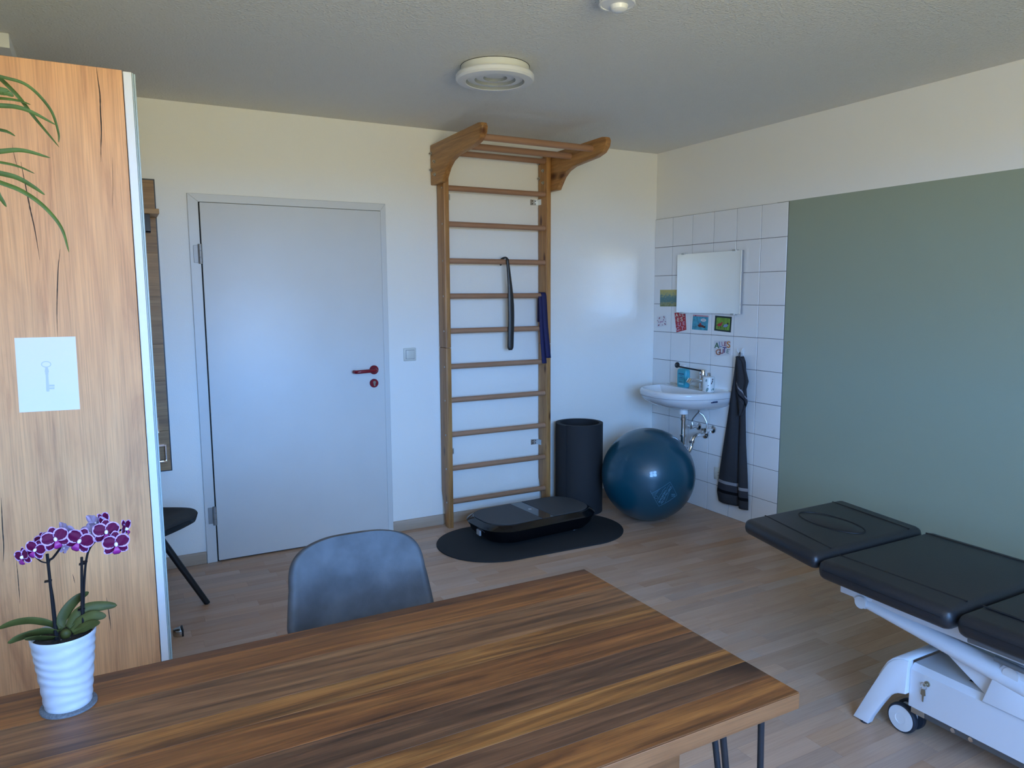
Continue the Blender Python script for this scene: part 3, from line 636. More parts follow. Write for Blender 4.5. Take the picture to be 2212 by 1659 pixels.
for pth_ in ([(60, 690), (530, 1530), (1490, 930), (1130, 240), (120, 850)], [(440, 1270), (620, 930), (690, 850), (740, 700), (900, 530)], [(860, 1330), (950, 1150), (1060, 830), (1130, 640), (1220, 560)], [(930, 700), (1000, 520), (1120, 370)]):
    for a, b_ in zip(pth_[:-1], pth_[1:]): ball_line(zl(*a), zl(*b_), 0.0007, mb)
mb.build('label_outline', 'ball_print', ball)
mb = MB(); rr = random.Random(3)
for (a, b_) in (((540, 1340), (900, 700)), ((660, 1380), (1180, 490))):       # two rows of script, too worn to read
    k = 13; prev = None
    for i in range(k * 2 + 1):
        t = i / (k * 2); nx, ny = (b_[1] - a[1]), -(b_[0] - a[0]); ln = math.hypot(nx, ny); sgn = 1 if i % 2 else -1; am = rr.uniform(25, 60)
        p = (a[0] + (b_[0] - a[0]) * t + nx / ln * sgn * am, a[1] + (b_[1] - a[1]) * t + ny / ln * sgn * am)
        if prev and i % 6: ball_line(zl(*prev), zl(*p), 0.0010, mb)
        prev = p
for i in range(6): ball_line(zl(150 + i * 30, 850 + i * 30), zl(640 - i * 40, 590 + i * 50), 0.0004, mb)
for dy in (0, 85): ball_line(zl(1200, 900 + dy), zl(1390, 895 + dy), 0.0016, mb)
for i in range(10):
    a, b_ = i * PI / 5, (i + 1) * PI / 5; ball_line(zl(410 + 90 * math.cos(a), 1050 + 80 * math.sin(a)), zl(410 + 90 * math.cos(b_), 1050 + 80 * math.sin(b_)), 0.0008, mb)
mb.build('label_print', 'ball_print', ball)['kind'] = 'stuff'

# ------------------------------------------------------------------ sink corner
mi = thing('wall_mirror', (0, -0.565, 1.329), 'frameless mirror clipped to the tiles above the sink', 'mirror')
MB().box((-0.020, -0.862, 1.330), (-0.004, -0.270, 1.727), 0.001, 1).build('backing', 'seam_grey', mi)
MB().box((-0.0245, -0.862, 1.330), (-0.0201, -0.270, 1.727), 0.0012, 1).build('mirror_glass', 'mirror_silver', mi)
for yy in (-0.80, -0.33):
    for z0, z1 in ((1.322, 1.334), (1.723, 1.735)): MB().box((-0.029, yy - 0.016, z0), (-0.001, yy + 0.016, z1), 0.001, 1).build('clip', 'zinc', mi)

SC = -0.505
def sink_outline(d, hw, n=28, back=-0.002):
    """D-shaped plan, from the wall on the right side round to the wall on the left"""
    pts = []
    for i in range(n + 1):
        t = PI * i / n; e_ = 0.72
        c, s_ = math.cos(t), math.sin(t)
        pts.append((back - d * (abs(s_) ** e_), SC - hw * (abs(c) ** 0.8) * (1 if c > 0 else -1)))
    return pts
sk = thing('wash_basin', (0, SC, 0.70), 'white ceramic wash basin mounted on the tiles in the corner', 'sink')
def ring_loft(rings, name, mat, parent, capends=(False, False), smooth=50):
    V = []; F = []; k = len(rings[0])
    for r_ in rings: V += r_
    for i in range(len(rings) - 1):
        for j in range(k): F.append((i * k + j, i * k + (j + 1) % k, (i + 1) * k + (j + 1) % k, (i + 1) * k + j))
    if capends[0]: F.append(tuple(range(k - 1, -1, -1)))
    if capends[1]: F.append(tuple(range((len(rings) - 1) * k, len(rings) * k)))
    return MB().add(V, F).build(name, mat, parent, smooth)
def bowl_ring(d, hw, z, cx=None, n=28):
    return [(x, y, z) for x, y in sink_outline(d, hw, n)]
outer = [bowl_ring(0.15, 0.10, 0.700), bowl_ring(0.26, 0.18, 0.705), bowl_ring(0.345, 0.245, 0.728), bowl_ring(0.400, 0.285, 0.762), bowl_ring(0.418, 0.298, 0.792), bowl_ring(0.420, 0.300, 0.815), bowl_ring(0.417, 0.298, 0.826), bowl_ring(0.407, 0.290, 0.831)]
n = 28
def inner_ring(f, z):
    # bowl hollow: an ellipse in front of the tap ledge
    out = []
    for i in range(n + 1):
        t = PI * i / n; c, s_ = math.cos(t), math.sin(t)
        out.append((-0.135 - 0.255 * f * (abs(s_) ** 0.72), SC - 0.262 * f * (abs(c) ** 0.8) * (1 if c > 0 else -1), z))
    return out
hollow = [bowl_ring(0.407, 0.290, 0.831), inner_ring(1.0, 0.829), inner_ring(0.985, 0.820), inner_ring(0.93, 0.785), inner_ring(0.78, 0.752), inner_ring(0.45, 0.738), inner_ring(0.12, 0.735)]
ring_loft(outer + hollow[1:], 'basin', 'ceramic', sk, (True, True))
MB().tube([(x * 1.002 - 0.0006, (y - SC) * 1.003 + SC, 0.790) for x, y in sink_outline(0.418, 0.298, 48)], 0.0012, 6).build('glaze_line', 'seam_grey', sk)
MB().lathe([(0.016, -0.002), (0.016, 0.003), (0.0, 0.003)], (-0.3835, -0.56, 0.79), 16, 'x').build('overflow_hole', 'dark_gap', sk)
for i, dy in enumerate((0.0, 0.017, 0.027, 0.037)):
    MB().box((-0.180 + i * 0.014, -0.7995 - 0.001, 0.770), (-0.171 + i * 0.014, -0.795, 0.776 + (0.003 if i else 0))).build('maker_mark', 'print_navy', sk)
MB().box((-0.004, -0.81, 0.829), (0.0, -0.20, 0.836), 0.001).build('caulk_line', 'caulk', sk)
# drain pipes
dr = MB().lathe([(0.030, 0.700), (0.031, 0.672), (0.024, 0.668), (0.0, 0.668)][::-1], (-0.2, -0.565, 0), 24).build('drain_collar', 'plastic_white', sk)
MB().cyl((-0.2, -0.565, 0.47), (-0.2, -0.565, 0.672), 0.0165, n=20).lathe([(0.0165, 0.648), (0.021, 0.646), (0.021, 0.63), (0.0165, 0.628)], (-0.2, -0.565, 0), 20).lathe([(0.0165, 0.535), (0.022, 0.533), (0.022, 0.52), (0.0165, 0.518)], (-0.2, -0.565, 0), 20).build('drain_pipe', 'chrome', sk)
MB().tube(bez([(-0.2, -0.565, 0.475), (-0.2, -0.565, 0.435), (-0.185, -0.565, 0.412), (-0.165, -0.565, 0.405), (-0.145, -0.565, 0.412), (-0.128, -0.565, 0.44), (-0.12, -0.565, 0.475), (-0.105, -0.566, 0.503), (-0.075, -0.567, 0.517), (-0.03, -0.568, 0.518), (0.0, -0.568, 0.518)], 60), 0.0145, 16).lathe([(0.0145, 0.485), (0.021, 0.483), (0.021, 0.470), (0.0145, 0.468)], (-0.121, -0.565, 0), 20).build('trap', 'chrome', sk)
MB().lathe([(0.032, -0.001), (0.030, -0.010), (0.016, -0.018), (0.0, -0.018)], (0, -0.568, 0.518), 24, 'x').build('outlet_rosette', 'chrome', sk)
for yy in (-0.636, -0.499):
    v_ = MB().lathe([(0.027, -0.001), (0.025, -0.008), (0.012, -0.014), (0.010, -0.055), (0.014, -0.056), (0.014, -0.075), (0.0, -0.076)], (0, yy, 0.56), 20, 'x').build('angle_valve', 'chrome', sk)
    MB().cyl((-0.060, yy + 0.012, 0.560), (-0.060, yy + 0.040, 0.560), 0.010, n=10).build('valve_knob', 'chrome', v_)
    MB().tube(bez([(-0.060, yy, 0.572), (-0.062, yy, 0.61), (-0.075, yy * 0.5 - 0.30, 0.655), (-0.10, -0.60, 0.682), (-0.10, -0.61, 0.71)], 30), 0.0055, 10).build('supply_hose', 'zinc', v_)

# tap
tp = thing('basin_tap', (-0.085, -0.615, 0.831), 'chrome basin tap with long elbow lever', 'tap')
MB().lathe([(0.026, 0.8315), (0.026, 0.834), (0.024, 0.836), (0.0225, 0.88), (0.0215, 0.922), (0.0, 0.922)], (-0.085, -0.615, 0), 28).build('body', 'chrome', tp)
MB().lathe([(0.0225, 0.924), (0.0225, 0.958), (0.019, 0.965), (0.0, 0.967)], (-0.085, -0.615, 0), 28).build('cartridge_cap', 'chrome', tp)
MB().tube(bez([(-0.09, -0.615, 0.888), (-0.14, -0.612, 0.895), (-0.19, -0.608, 0.899)], 12), 0.014, 16).build('spout', 'chrome', tp)
MB().cyl((-0.186, -0.608, 0.905), (-0.202, -0.607, 0.884), 0.0165, n=18).build('aerator', 'chrome', tp)
lv = MB().tube([(-0.09, -0.615, 0.955), (-0.12, -0.612, 0.960), (-0.28, -0.602, 0.992)], [0.008, 0.0055, 0.005], 12).build('lever', 'black_metal', tp)
MB().sphere((-0.295, -0.601, 1.003), 0.02, 16, 10, (1.0, 0.45, 0.95)).build('lever_end', 'black_plastic', lv)
MB().lathe([(0.004, 0.0), (0.003, -0.002), (0.0, -0.002)], (-0.1075, -0.615, 0.932), 10, 'x').build('red_dot', 'red_plastic', tp)

# bottles on the basin ledge
bl = thing('disinfectant_bottle', (-0.085, -0.425, 0.831), 'flat blue bottle with white cap behind the tap lever', 'bottle')
def bottle_prof(w_, d_, z): return [(x, y, z) for x, y in [( -0.085 + d_ * math.copysign(abs(math.cos(a)) ** 0.55, math.cos(a)), -0.428 + w_ * math.copysign(abs(math.sin(a)) ** 0.45, math.sin(a))) for a in [2 * PI * i / 32 for i in range(32)]]]
ring_loft([bottle_prof(0.040, 0.021, 0.829), bottle_prof(0.045, 0.024, 0.834), bottle_prof(0.046, 0.025, 0.89), bottle_prof(0.046, 0.025, 0.938), bottle_prof(0.042, 0.023, 0.948), bottle_prof(0.028, 0.017, 0.955), bottle_prof(0.017, 0.015, 0.957)], 'body', 'bottle_blue', bl, (True, True))
MB().lathe([(0.0185, 0.957), (0.0185, 0.974), (0.016, 0.978), (0.0, 0.978)], (-0.085, -0.428, 0), 20).build('cap', 'plastic_white', bl)
lb = MB().box((-0.1118, -0.463, 0.845), (-0.1108, -0.397, 0.930)).build('label_sheet', 'bottle_blue', bl)
MB().box((-0.1124, -0.462, 0.921), (-0.1116, -0.407, 0.924)).box((-0.1124, -0.462, 0.916), (-0.1116, -0.407, 0.919)).build('title_bars', 'print_navy', lb)['kind'] = 'stuff'
mb = MB()
for z_, a, b_ in ((0.8955, -0.447, -0.424), (0.892, -0.462, -0.408), (0.883, -0.456, -0.413), (0.868, -0.448, -0.409), (0.864, -0.440, -0.415)): mb.box((-0.1124, a, z_), (-0.1116, b_, z_ + 0.0018))
mb.tube([(-0.1122, -0.436 + 0.009 * math.cos(a), 0.903 + 0.007 * math.sin(a)) for a in [PI * i / 10 for i in range(11)]], 0.0009, 5)
mb.build('fine_print', 'print_navy', lb)['kind'] = 'stuff'
MB().box((-0.1126, -0.458, 0.848), (-0.1116, -0.412, 0.857)).build('bottom_strip', 'label_paleblue', lb)

sp = thing('soap_dispenser', (-0.10, -0.70, 0.831), 'white soap dispenser with leaf print and chrome top on the basin', 'soap dispenser')
MB().lathe([(0.034, 0.829), (0.038, 0.833), (0.038, 0.915), (0.035, 0.925), (0.018, 0.930), (0.0, 0.930)], (-0.115, -0.700, 0), 32).build('body', 'soap_white', sp)
MB().lathe([(0.013, 0.930), (0.013, 0.950), (0.010, 0.953), (0.0, 0.953)], (-0.115, -0.700, 0), 20).build('pump_cap', 'chrome', sp)
def on_soap(a, z): return (-0.115 + 0.0386 * math.cos(a), -0.700 + 0.0386 * math.sin(a), z)
for j, (a0, z0, s_, tilt) in enumerate(((3.75, 0.846, 0.012, 0.4), (4.75, 0.846, 0.012, -0.4), (3.55, 0.905, 0.008, 0.6), (4.65, 0.912, 0.0055, 0.5), (4.60, 0.898, 0.0055, 0.5), (4.45, 0.887, 0.0055, 0.5), (3.9, 0.872, 0.004, 0.0))):
    pts = []
    for i in range(14):
        a = 2 * PI * i / 14; u, v = s_ * math.cos(a) * 1.2, s_ * math.sin(a) * 0.62
        u, v = u * math.cos(tilt + 0.8) - v * math.sin(tilt + 0.8), u * math.sin(tilt + 0.8) + v * math.cos(tilt + 0.8)
        pts.append(on_soap(a0 + u / 0.0386, z0 + v))
    MB().add(pts, [tuple(range(14))]).build('leaf_motif', 'leaf_print' if j in (0, 1, 2) else 'ink_dark', sp, 0)

# ------------------------------------------------------------------ cards on the tiles
def card(name, corners, mat, label, thick=0.0012, x=-0.0005):
    """corners (y, z): top-left, top-right, bottom-right, bottom-left as seen"""
    o = MB().prism([(y, z) for y, z in corners], 'yz', x - thick, x).build(name, mat, None, 0)
    tag(o, label, 'card', None); return o
def cmap(corners, u, v, x=-0.0021):
    """u right, v up in 0..1 on the card"""
    tl, tr, br, bl_ = [Vector((0, *c)) for c in corners]
    p = (tl * (1 - u) + tr * u) * v + (bl_ * (1 - u) + br * u) * (1 - v); return Vector((x, p.y, p.z))
def patch(corners, pts, name, mat, parent, lift=0.0):
    P = [cmap(corners, u, v, -0.0021 - lift) for u, v in pts]; k = len(P)
    Q = [p + Vector((0.0004, 0, 0)) for p in P]
    return MB().add(P + Q, [tuple(range(k)), tuple(range(2 * k - 1, k - 1, -1))] + [(i, (i + 1) % k, k + (i + 1) % k, k + i) for i in range(k)]).build(name, mat, parent, 0)
def ell(cx, cy, rx, ry, rot=0.0, n_=16):
    return [(cx + rx * math.cos(a) * math.cos(rot) - ry * math.sin(a) * math.sin(rot), cy + rx * math.cos(a) * math.sin(rot) + ry * math.sin(a) * math.cos(rot)) for a in [2 * PI * i / n_ for i in range(n_)]]
def letter(corners, ch, u, v, h, mat, parent, rot=0.0, width=1.0):
    """a letter standing on the card; height is a fraction of the card height"""
    p = cmap(corners, u, v, -0.0024); hh_ = h * abs(corners[0][1] - corners[3][1]) / 0.85
    M = Matrix.Translation(p) @ Matrix(((0, 0, -1, 0), (-1, 0, 0, 0), (0, 1, 0, 0), (0, 0, 0, 1))) @ Matrix.Rotation(rot, 4, 'Z')
    return text_mesh('letter', ch, mat, hh_, M, parent, 0.0003, width)
# meadow picture
fc = [(-0.067, 1.488), (-0.245, 1.487), (-0.244, 1.371), (-0.069, 1.369)]
m, nt, b = new_mat('card_meadow'); b.inputs['Roughness'].default_value = 0.6
t = N(nt, 'ShaderNodeTexCoord'); s = N(nt, 'ShaderNodeSeparateXYZ'); L(nt, t.outputs['Object'], s.inputs[0])
nz = N(nt, 'ShaderNodeTexNoise'); nz.inputs['Scale'].default_value = 70; nz.inputs['Detail'].default_value = 6; L(nt, t.outputs['Object'], nz.inputs['Vector'])
ma = N(nt, 'ShaderNodeMath', operation='MULTIPLY_ADD'); ma.inputs[1].default_value = 0.10; L(nt, nz.outputs[0], ma.inputs[0]); L(nt, s.outputs[2], ma.inputs[2])
mr = N(nt, 'ShaderNodeMapRange'); mr.inputs[1].default_value = 1.415; mr.inputs[2].default_value = 1.545; L(nt, ma.outputs[0], mr.inputs[0])
r = N(nt, 'ShaderNodeValToRGB'); ee = r.color_ramp.elements; ee[0].position = 0; ee[0].color = (0.16, 0.19, 0.06, 1); ee[1].position = 1; ee[1].color = (0.52, 0.42, 0.12, 1)
for pos, c_ in ((0.2, (0.30, 0.30, 0.16)), (0.33, (0.10, 0.20, 0.19)), (0.55, (0.12, 0.23, 0.22)), (0.68, (0.36, 0.36, 0.17))):
    e = ee.new(pos); e.color = (*c_, 1)
L(nt, mr.outputs[0], r.inputs[0]); L(nt, r.outputs[0], b.inputs['Base Color'])
card('picture_card', fc, 'card_meadow', 'square card with a misty green and yellow meadow left of the mirror')
# small white card with pink marks
pk = [(-0.037, 1.296), (-0.135, 1.304), (-0.147, 1.235), (-0.041, 1.219)]
k_ = card('greeting_card', pk, 'card_white', 'small white card with pink scribble and dashes on the leftmost tile')
for j, (u, v, l_, w__, a) in enumerate(((0.28, 0.86, 0.11, 0.045, 1.0), (0.78, 0.95, 0.09, 0.04, -1.2), (0.80, 0.82, 0.05, 0.04, -1.2), (0.71, 0.62, 0.05, 0.05, 0), (0.08, 0.60, 0.05, 0.04, 0), (0.17, 0.46, 0.05, 0.04, 0), (0.90, 0.40, 0.05, 0.04, 0), (0.84, 0.14, 0.11, 0.045, -1.0), (0.18, 0.12, 0.10, 0.055, 0.7), (0.56, 0.08, 0.045, 0.04, 0))):
    patch(pk, ell(u, v * 0.9 + 0.05, l_, w__, a, 10), 'dash', 'ink_magenta' if j % 2 else 'ink_plum', k_)
mb = MB(); pts = [(0.30, 0.40), (0.36, 0.52), (0.38, 0.36), (0.33, 0.30), (0.44, 0.50), (0.46, 0.38), (0.50, 0.50), (0.54, 0.38), (0.58, 0.52), (0.60, 0.40), (0.66, 0.50), (0.70, 0.44)]
mb.tube([cmap(pk, u, v) for u, v in pts], 0.0016, 6).build('scribble', 'ink_mauve', k_)
# red lettered card
rc = [(-0.226, 1.326), (-0.336, 1.336), (-0.351, 1.212), (-0.251, 1.190)]
k_ = card('greeting_card', rc, 'card_red', 'tall red card with cream and pink letters under the mirror edge')
for ch, u, v, h_, mt_, ro in (('A', 0.20, 0.86, 0.20, 'card_cream', 0.12), ('L', 0.52, 0.90, 0.20, 'card_cream', 0.3), ('L', 0.82, 0.84, 0.22, 'card_cream', 0.0), ('E', 0.29, 0.61, 0.23, 'card_cream', 0.0), ('S', 0.62, 0.61, 0.25, 'card_cream', 0.05),
                             ('U', 0.36, 0.36, 0.23, 'card_pink', 0.0), ('E', 0.80, 0.37, 0.22, 'card_pink', 0.15), ('G', 0.18, 0.14, 0.22, 'card_pink', 0.2), ('T', 0.64, 0.12, 0.22, 'card_pink', -0.05)):
    letter(rc, ch, u, v, h_, mt_, k_, ro, 1.35)
for u, v in ((0.90, 0.62), (0.08, 0.62), (0.10, 0.36), (0.42, 0.10), (0.88, 0.12)): patch(rc, ell(u, v, 0.035, 0.028, 0, 10), 'dot', 'card_rose', k_)
# blue sea card
bc = [(-0.416, 1.318), (-0.563, 1.313), (-0.557, 1.215), (-0.407, 1.217)]
k_ = card('picture_card', bc, 'card_sea', 'square blue sea card with a small red boat and speech bubble')
patch(bc, [(0.0, 0.90), (1.0, 0.91), (1.0, 1.0), (0.0, 1.0)], 'pink_sky', 'card_rose', k_)
patch(bc, [(0.10, 0.90), (0.22, 0.90), (0.20, 0.97), (0.14, 0.94)], 'bird', 'ink_dark', k_)
sb = patch(bc, ell(0.70, 0.68, 0.17, 0.11), 'speech_bubble', 'card_white', k_)
for zz in (0.71, 0.66): patch(bc, [(0.60, zz - 0.01), (0.80, zz - 0.01), (0.80, zz + 0.012), (0.60, zz + 0.012)], 'speech_line', 'seam_grey', sb, 0.0005)
bt = patch(bc, [(0.36, 0.36), (0.70, 0.34), (0.84, 0.22), (0.78, 0.16), (0.62, 0.20), (0.46, 0.19), (0.37, 0.26)], 'boat_hull', 'ink_brown', k_)
patch(bc, [(0.44, 0.35), (0.60, 0.34), (0.56, 0.46), (0.50, 0.50)], 'boat_rider', 'card_red', k_)
patch(bc, [(0.54, 0.50), (0.57, 0.60), (0.59, 0.59), (0.56, 0.48)], 'boat_mast', 'ink_dark', k_)
patch(bc, [(0.74, 0.16), (0.86, 0.18), (0.83, 0.34), (0.79, 0.24)], 'boat_stern', 'ink_dark', k_)
# two birds card
gc = [(-0.625, 1.316), (-0.772, 1.311), (-0.766, 1.211), (-0.619, 1.218)]
k_ = card('picture_card', gc, 'card_darkgreen', 'dark-bordered green card with a red and a blue bird')
patch(gc, [(0.10, 0.14), (0.14, 0.11), (0.88, 0.11), (0.92, 0.14), (0.92, 0.86), (0.88, 0.89), (0.14, 0.89), (0.10, 0.86)], 'green_field', 'card_green', k_)
for sg, (bx, by), mt_, hm in ((1, (0.31, 0.42), 'card_red', 'card_red'), (1, (0.68, 0.40), 'ink_blue', 'ink_dark')):
    bd_ = patch(gc, ell(bx, by, 0.15, 0.095, 0.45), 'bird', mt_, k_, 0.0006)
    patch(gc, ell(bx + 0.13, by + 0.14, 0.05, 0.055), 'bird_head', hm, bd_, 0.0008)
    patch(gc, [(bx - 0.10, by), (bx - 0.20, by - 0.10), (bx - 0.16, by + 0.01)], 'bird_tail', 'ink_dark', bd_, 0.0007)
    patch(gc, [(bx + 0.17, by + 0.16), (bx + 0.23, by + 0.14), (bx + 0.17, by + 0.12)], 'beak', 'ink_orange', bd_, 0.0008)
    for q in (-0.04, 0.06):
        patch(gc, [(bx + q, by - 0.08), (bx + q + 0.02, by - 0.08), (bx + q + 0.015, by - 0.22), (bx + q + 0.05, by - 0.24), (bx + q - 0.03, by - 0.24), (bx + q, by - 0.21)], 'bird_leg', 'ink_dark', bd_, 0.0007)
# ALLES GUTE card
ac = [(-0.621, 1.150), (-0.768, 1.160), (-0.773, 1.066), (-0.629, 1.047)]
k_ = card('greeting_card', ac, 'card_white', 'white card with large coloured letters below the two birds card')
for ch, u, v, h_, mt_, ro, wd in (('A', 0.17, 0.68, 0.42, 'ink_green', 0, 1.0), ('L', 0.38, 0.74, 0.42, 'ink_blue', 0.1, 0.9), ('L', 0.52, 0.78, 0.32, 'ink_mauve', 0.2, 0.9), ('E', 0.69, 0.76, 0.34, 'ink_plum', 0, 0.9), ('S', 0.88, 0.70, 0.48, 'ink_orange', 0, 1.0),
                                 ('G', 0.24, 0.24, 0.42, 'ink_rust', 0.1, 1.0), ('U', 0.46, 0.28, 0.36, 'ink_plum', 0, 1.0), ('T', 0.64, 0.36, 0.42, 'ink_violet', 0, 0.9), ('E', 0.82, 0.26, 0.30, 'leaf_print', -0.1, 1.0)):
    letter(ac, ch, u, v, h_, mt_, k_, ro, wd * 1.25)
for u, v in ((0.06, 0.34), (0.93, 0.38)): patch(ac, ell(u, v, 0.02, 0.022, 0, 8), 'dot', 'ink_dark', k_)

# ------------------------------------------------------------------ towel on its hook, wall socket
hk = thing('towel_hook', (0, -0.872, 1.075), 'small white double hook on the tiles holding the towel', 'hook')
MB().box((-0.006, -0.884, 1.070), (0.0, -0.860, 1.118), 0.003).build('plate', 'plastic_white', hk)
for dy in (-0.020, 0.014): MB().tube(bez([(-0.004, -0.872, 1.086), (-0.022, -0.872 + dy * 0.5, 1.088), (-0.030, -0.872 + dy, 1.100), (-0.026, -0.872 + dy * 1.2, 1.115)], 16), 0.0032, 8).build('prong', 'plastic_white', hk)
so = thing('wall_socket', (0, -0.70, 0.23), 'cream wall socket half hidden behind the hanging towel', 'socket')
MB().box((-0.009, -0.742, 0.230), (0.0, -0.660, 0.312), 0.005).build('frame', 'switch_white', so)
MB().lathe([(0.022, -0.0093), (0.022, -0.0095), (0.0, -0.0095)], (0, -0.701, 0.271), 20, 'x').build('recess', 'caulk', so)
for dz in (-0.0095, 0.0095): MB().lathe([(0.003, -0.0097), (0.0, -0.0098)], (0, -0.701, 0.271 + dz), 8, 'x').build('pin_hole', 'dark_gap', so)

m, nt, b = new_mat('towel'); b.inputs['Roughness'].default_value = 0.95; b.inputs['Specular IOR Level'].default_value = 0.1
at = N(nt, 'ShaderNodeAttribute', attribute_name='weave'); r = N(nt, 'ShaderNodeValToRGB'); r.color_ramp.interpolation = 'CONSTANT'; ee = r.color_ramp.elements
base_ = (0.044, 0.045, 0.051, 1); ee[0].position = 0; ee[0].color = base_; ee[1].position = 0.155; ee[1].color = (0.008, 0.008, 0.010, 1)
for pos, c_ in ((0.175, (0.05, 0.05, 0.06, 1)), (0.215, (0.30, 0.30, 0.32, 1)), (0.235, base_)):
    e = ee.new(pos); e.color = c_
L(nt, at.outputs['Fac'], r.inputs[0]); L(nt, r.outputs[0], b.inputs['Base Color'])
t = N(nt, 'ShaderNodeTexCoord'); nz = N(nt, 'ShaderNodeTexNoise'); nz.inputs['Scale'].default_value = 380; L(nt, t.outputs['Object'], nz.inputs['Vector'])
bp = N(nt, 'ShaderNodeBump'); bp.inputs['Strength'].default_value = 0.6; bp.inputs['Distance'].default_value = 0.003; L(nt, nz.outputs[0], bp.inputs['Height']); L(nt, bp.outputs[0], b.inputs['Normal'])
def interp(tab, z):
    for (z0, a), (z1, b_) in zip(tab[:-1], tab[1:]):
        if z0 >= z >= z1: return a + (b_ - a) * (z0 - z) / (z0 - z1)
    return tab[-1][1]
tw = thing('towel', (-0.04, -0.88, 0.10), 'dark grey towel with white stripe hanging beside the sink', 'towel')
def cloth(name, zt, zb, left, right, fold, base=0.018, nu=60, nv=40, weave=None, slant=0.0):
    V = []; W = []
    for i in range(nu + 1):
        z = zt + (zb - zt) * i / nu; l_, r_ = interp(left, z), interp(right, z)
        for j in range(nv + 1):
            v = j / nv; y_ = l_ + (r_ - l_) * v
            V.append((-base - fold(v, z), y_, z + slant * v)); W.append(weave(z + 0 * v, v))
    F = [(i * (nv + 1) + j, (i + 1) * (nv + 1) + j, (i + 1) * (nv + 1) + j + 1, i * (nv + 1) + j + 1) for i in range(nu) for j in range(nv)]
    me = bpy.data.meshes.new(name); me.from_pydata(V, [], F); me.update()
    at_ = me.attributes.new('weave', 'FLOAT', 'POINT'); at_.data.foreach_set('value', W)
    me.polygons.foreach_set('use_smooth', [True] * len(me.polygons)); me.materials.append(MATS['towel'])
    return link(name, me, tw, solid=0.006, offset=1)
def gauss(v, c, w_): return math.exp(-((v - c) / w_) ** 2)
cloth('hanging_side', 1.066, 0.100, [(1.066, -0.858), (1.03, -0.848), (0.976, -0.838), (0.824, -0.808), (0.484, -0.760), (0.158, -0.716), (0.10, -0.733)],
      [(1.066, -0.905), (1.03, -0.925), (0.92, -0.935), (0.693, -0.940), (0.517, -0.948), (0.16, -0.982), (0.10, -0.985)],
      lambda v, z: 0.030 * gauss(v, 0.30, 0.26) + 0.028 * gauss(v, 0.85, 0.16) - 0.018 * gauss(v, 0.66, 0.06) + 0.004 * math.sin(9 * v + 6 * z), 0.012, weave=lambda z, v: z - 0.01 + 0.012 * (v > 0.66))
cloth('folded_corner', 1.068, 0.70, [(1.068, -0.880), (0.97, -0.886), (0.86, -0.890), (0.70, -0.925)],
      [(1.068, -0.905), (1.04, -0.945), (0.92, -0.988), (0.871, -0.972), (0.84, -0.975), (0.79, -0.985), (0.74, -0.965), (0.70, -0.94)],
      lambda v, z: 0.020 + 0.014 * gauss(v, 0.35, 0.25) + 0.008 * gauss(v, 0.9, 0.15), 0.034, 40, 24, weave=lambda z, v: 0.5 if not 0.83 < z + 0.09 * v < 0.915 else 0.13 + (z + 0.09 * v - 0.83) * 1.3)
MB().tube(bez([(-0.030, -0.872, 1.062), (-0.026, -0.868, 1.078), (-0.024, -0.872, 1.092), (-0.026, -0.877, 1.078), (-0.030, -0.880, 1.062)], 20), 0.0022, 8).build('loop', 'black_plastic', tw)

# ------------------------------------------------------------------ ceiling
lp = thing('ceiling_lamp', (-1.945, -1.262, H), 'round white flush ceiling lamp with stepped rings', 'ceiling lamp')
LX, LY = -1.945, -1.262
MB().lathe([(0.150, 0.0), (0.150, -0.034), (0.0, -0.034)], (LX, LY, H), 64).build('base_ring', 'lamp_white', lp)
MB().lathe([(0.168, -0.034), (0.172, -0.040), (0.172, -0.054), (0.165, -0.062), (0.130, -0.065), (0.128, -0.063)], (LX, LY, H), 64, cap=False).build('cover_rim', 'plastic_white', lp, 28)
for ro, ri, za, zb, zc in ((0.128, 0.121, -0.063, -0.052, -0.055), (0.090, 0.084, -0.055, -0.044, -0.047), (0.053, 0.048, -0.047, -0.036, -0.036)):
    MB().lathe([(ro, za), (ro - 0.001, za + 0.004), (ri, zb)], (LX, LY, H), 64, cap=False).build('step_ring', 'lamp_ring_shading', lp, 28)
    nx = {0.128: 0.090, 0.090: 0.053, 0.053: 0.0}[ro]
    MB().lathe([(ri, zb), (nx, zc)], (LX, LY, H), 64, cap=False).build('cover_step', 'plastic_white', lp, 28)
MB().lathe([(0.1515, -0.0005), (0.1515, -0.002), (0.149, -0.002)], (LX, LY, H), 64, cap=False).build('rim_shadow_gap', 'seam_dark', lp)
sd = thing('smoke_detector', (-1.975, -2.19, H), 'white smoke detector at the top edge of the picture', 'smoke detector')
SX, SY = -1.968, -2.180
MB().lathe([(0.056, 0.0), (0.058, -0.012), (0.056, -0.020), (0.0, -0.020)], (SX, SY, H), 48).build('base_plate', 'plastic_white', sd)
MB().lathe([(0.054, -0.045), (0.0, -0.046)], (SX, SY, H), 48).build('cover_disc', 'plastic_white', sd)
MB().tube([(SX + 0.056 * math.cos(a), SY + 0.056 * math.sin(a), H - 0.044) for a in [2 * PI * i / 48 for i in range(49)]], 0.004, 8).build('outer_ring', 'plastic_white', sd)
for i in range(12):
    a = 2 * PI * i / 12; MB().box((SX + 0.054 * math.cos(a) - 0.003, SY + 0.054 * math.sin(a) - 0.003, H - 0.044), (SX + 0.054 * math.cos(a) + 0.003, SY + 0.054 * math.sin(a) + 0.003, H - 0.018)).build('strut', 'plastic_white', sd)
MB().lathe([(0.030, -0.045), (0.026, -0.058), (0.018, -0.064), (0.0, -0.065)], (SX + 0.012, SY + 0.006, H), 32).build('test_button', 'plastic_white', sd)
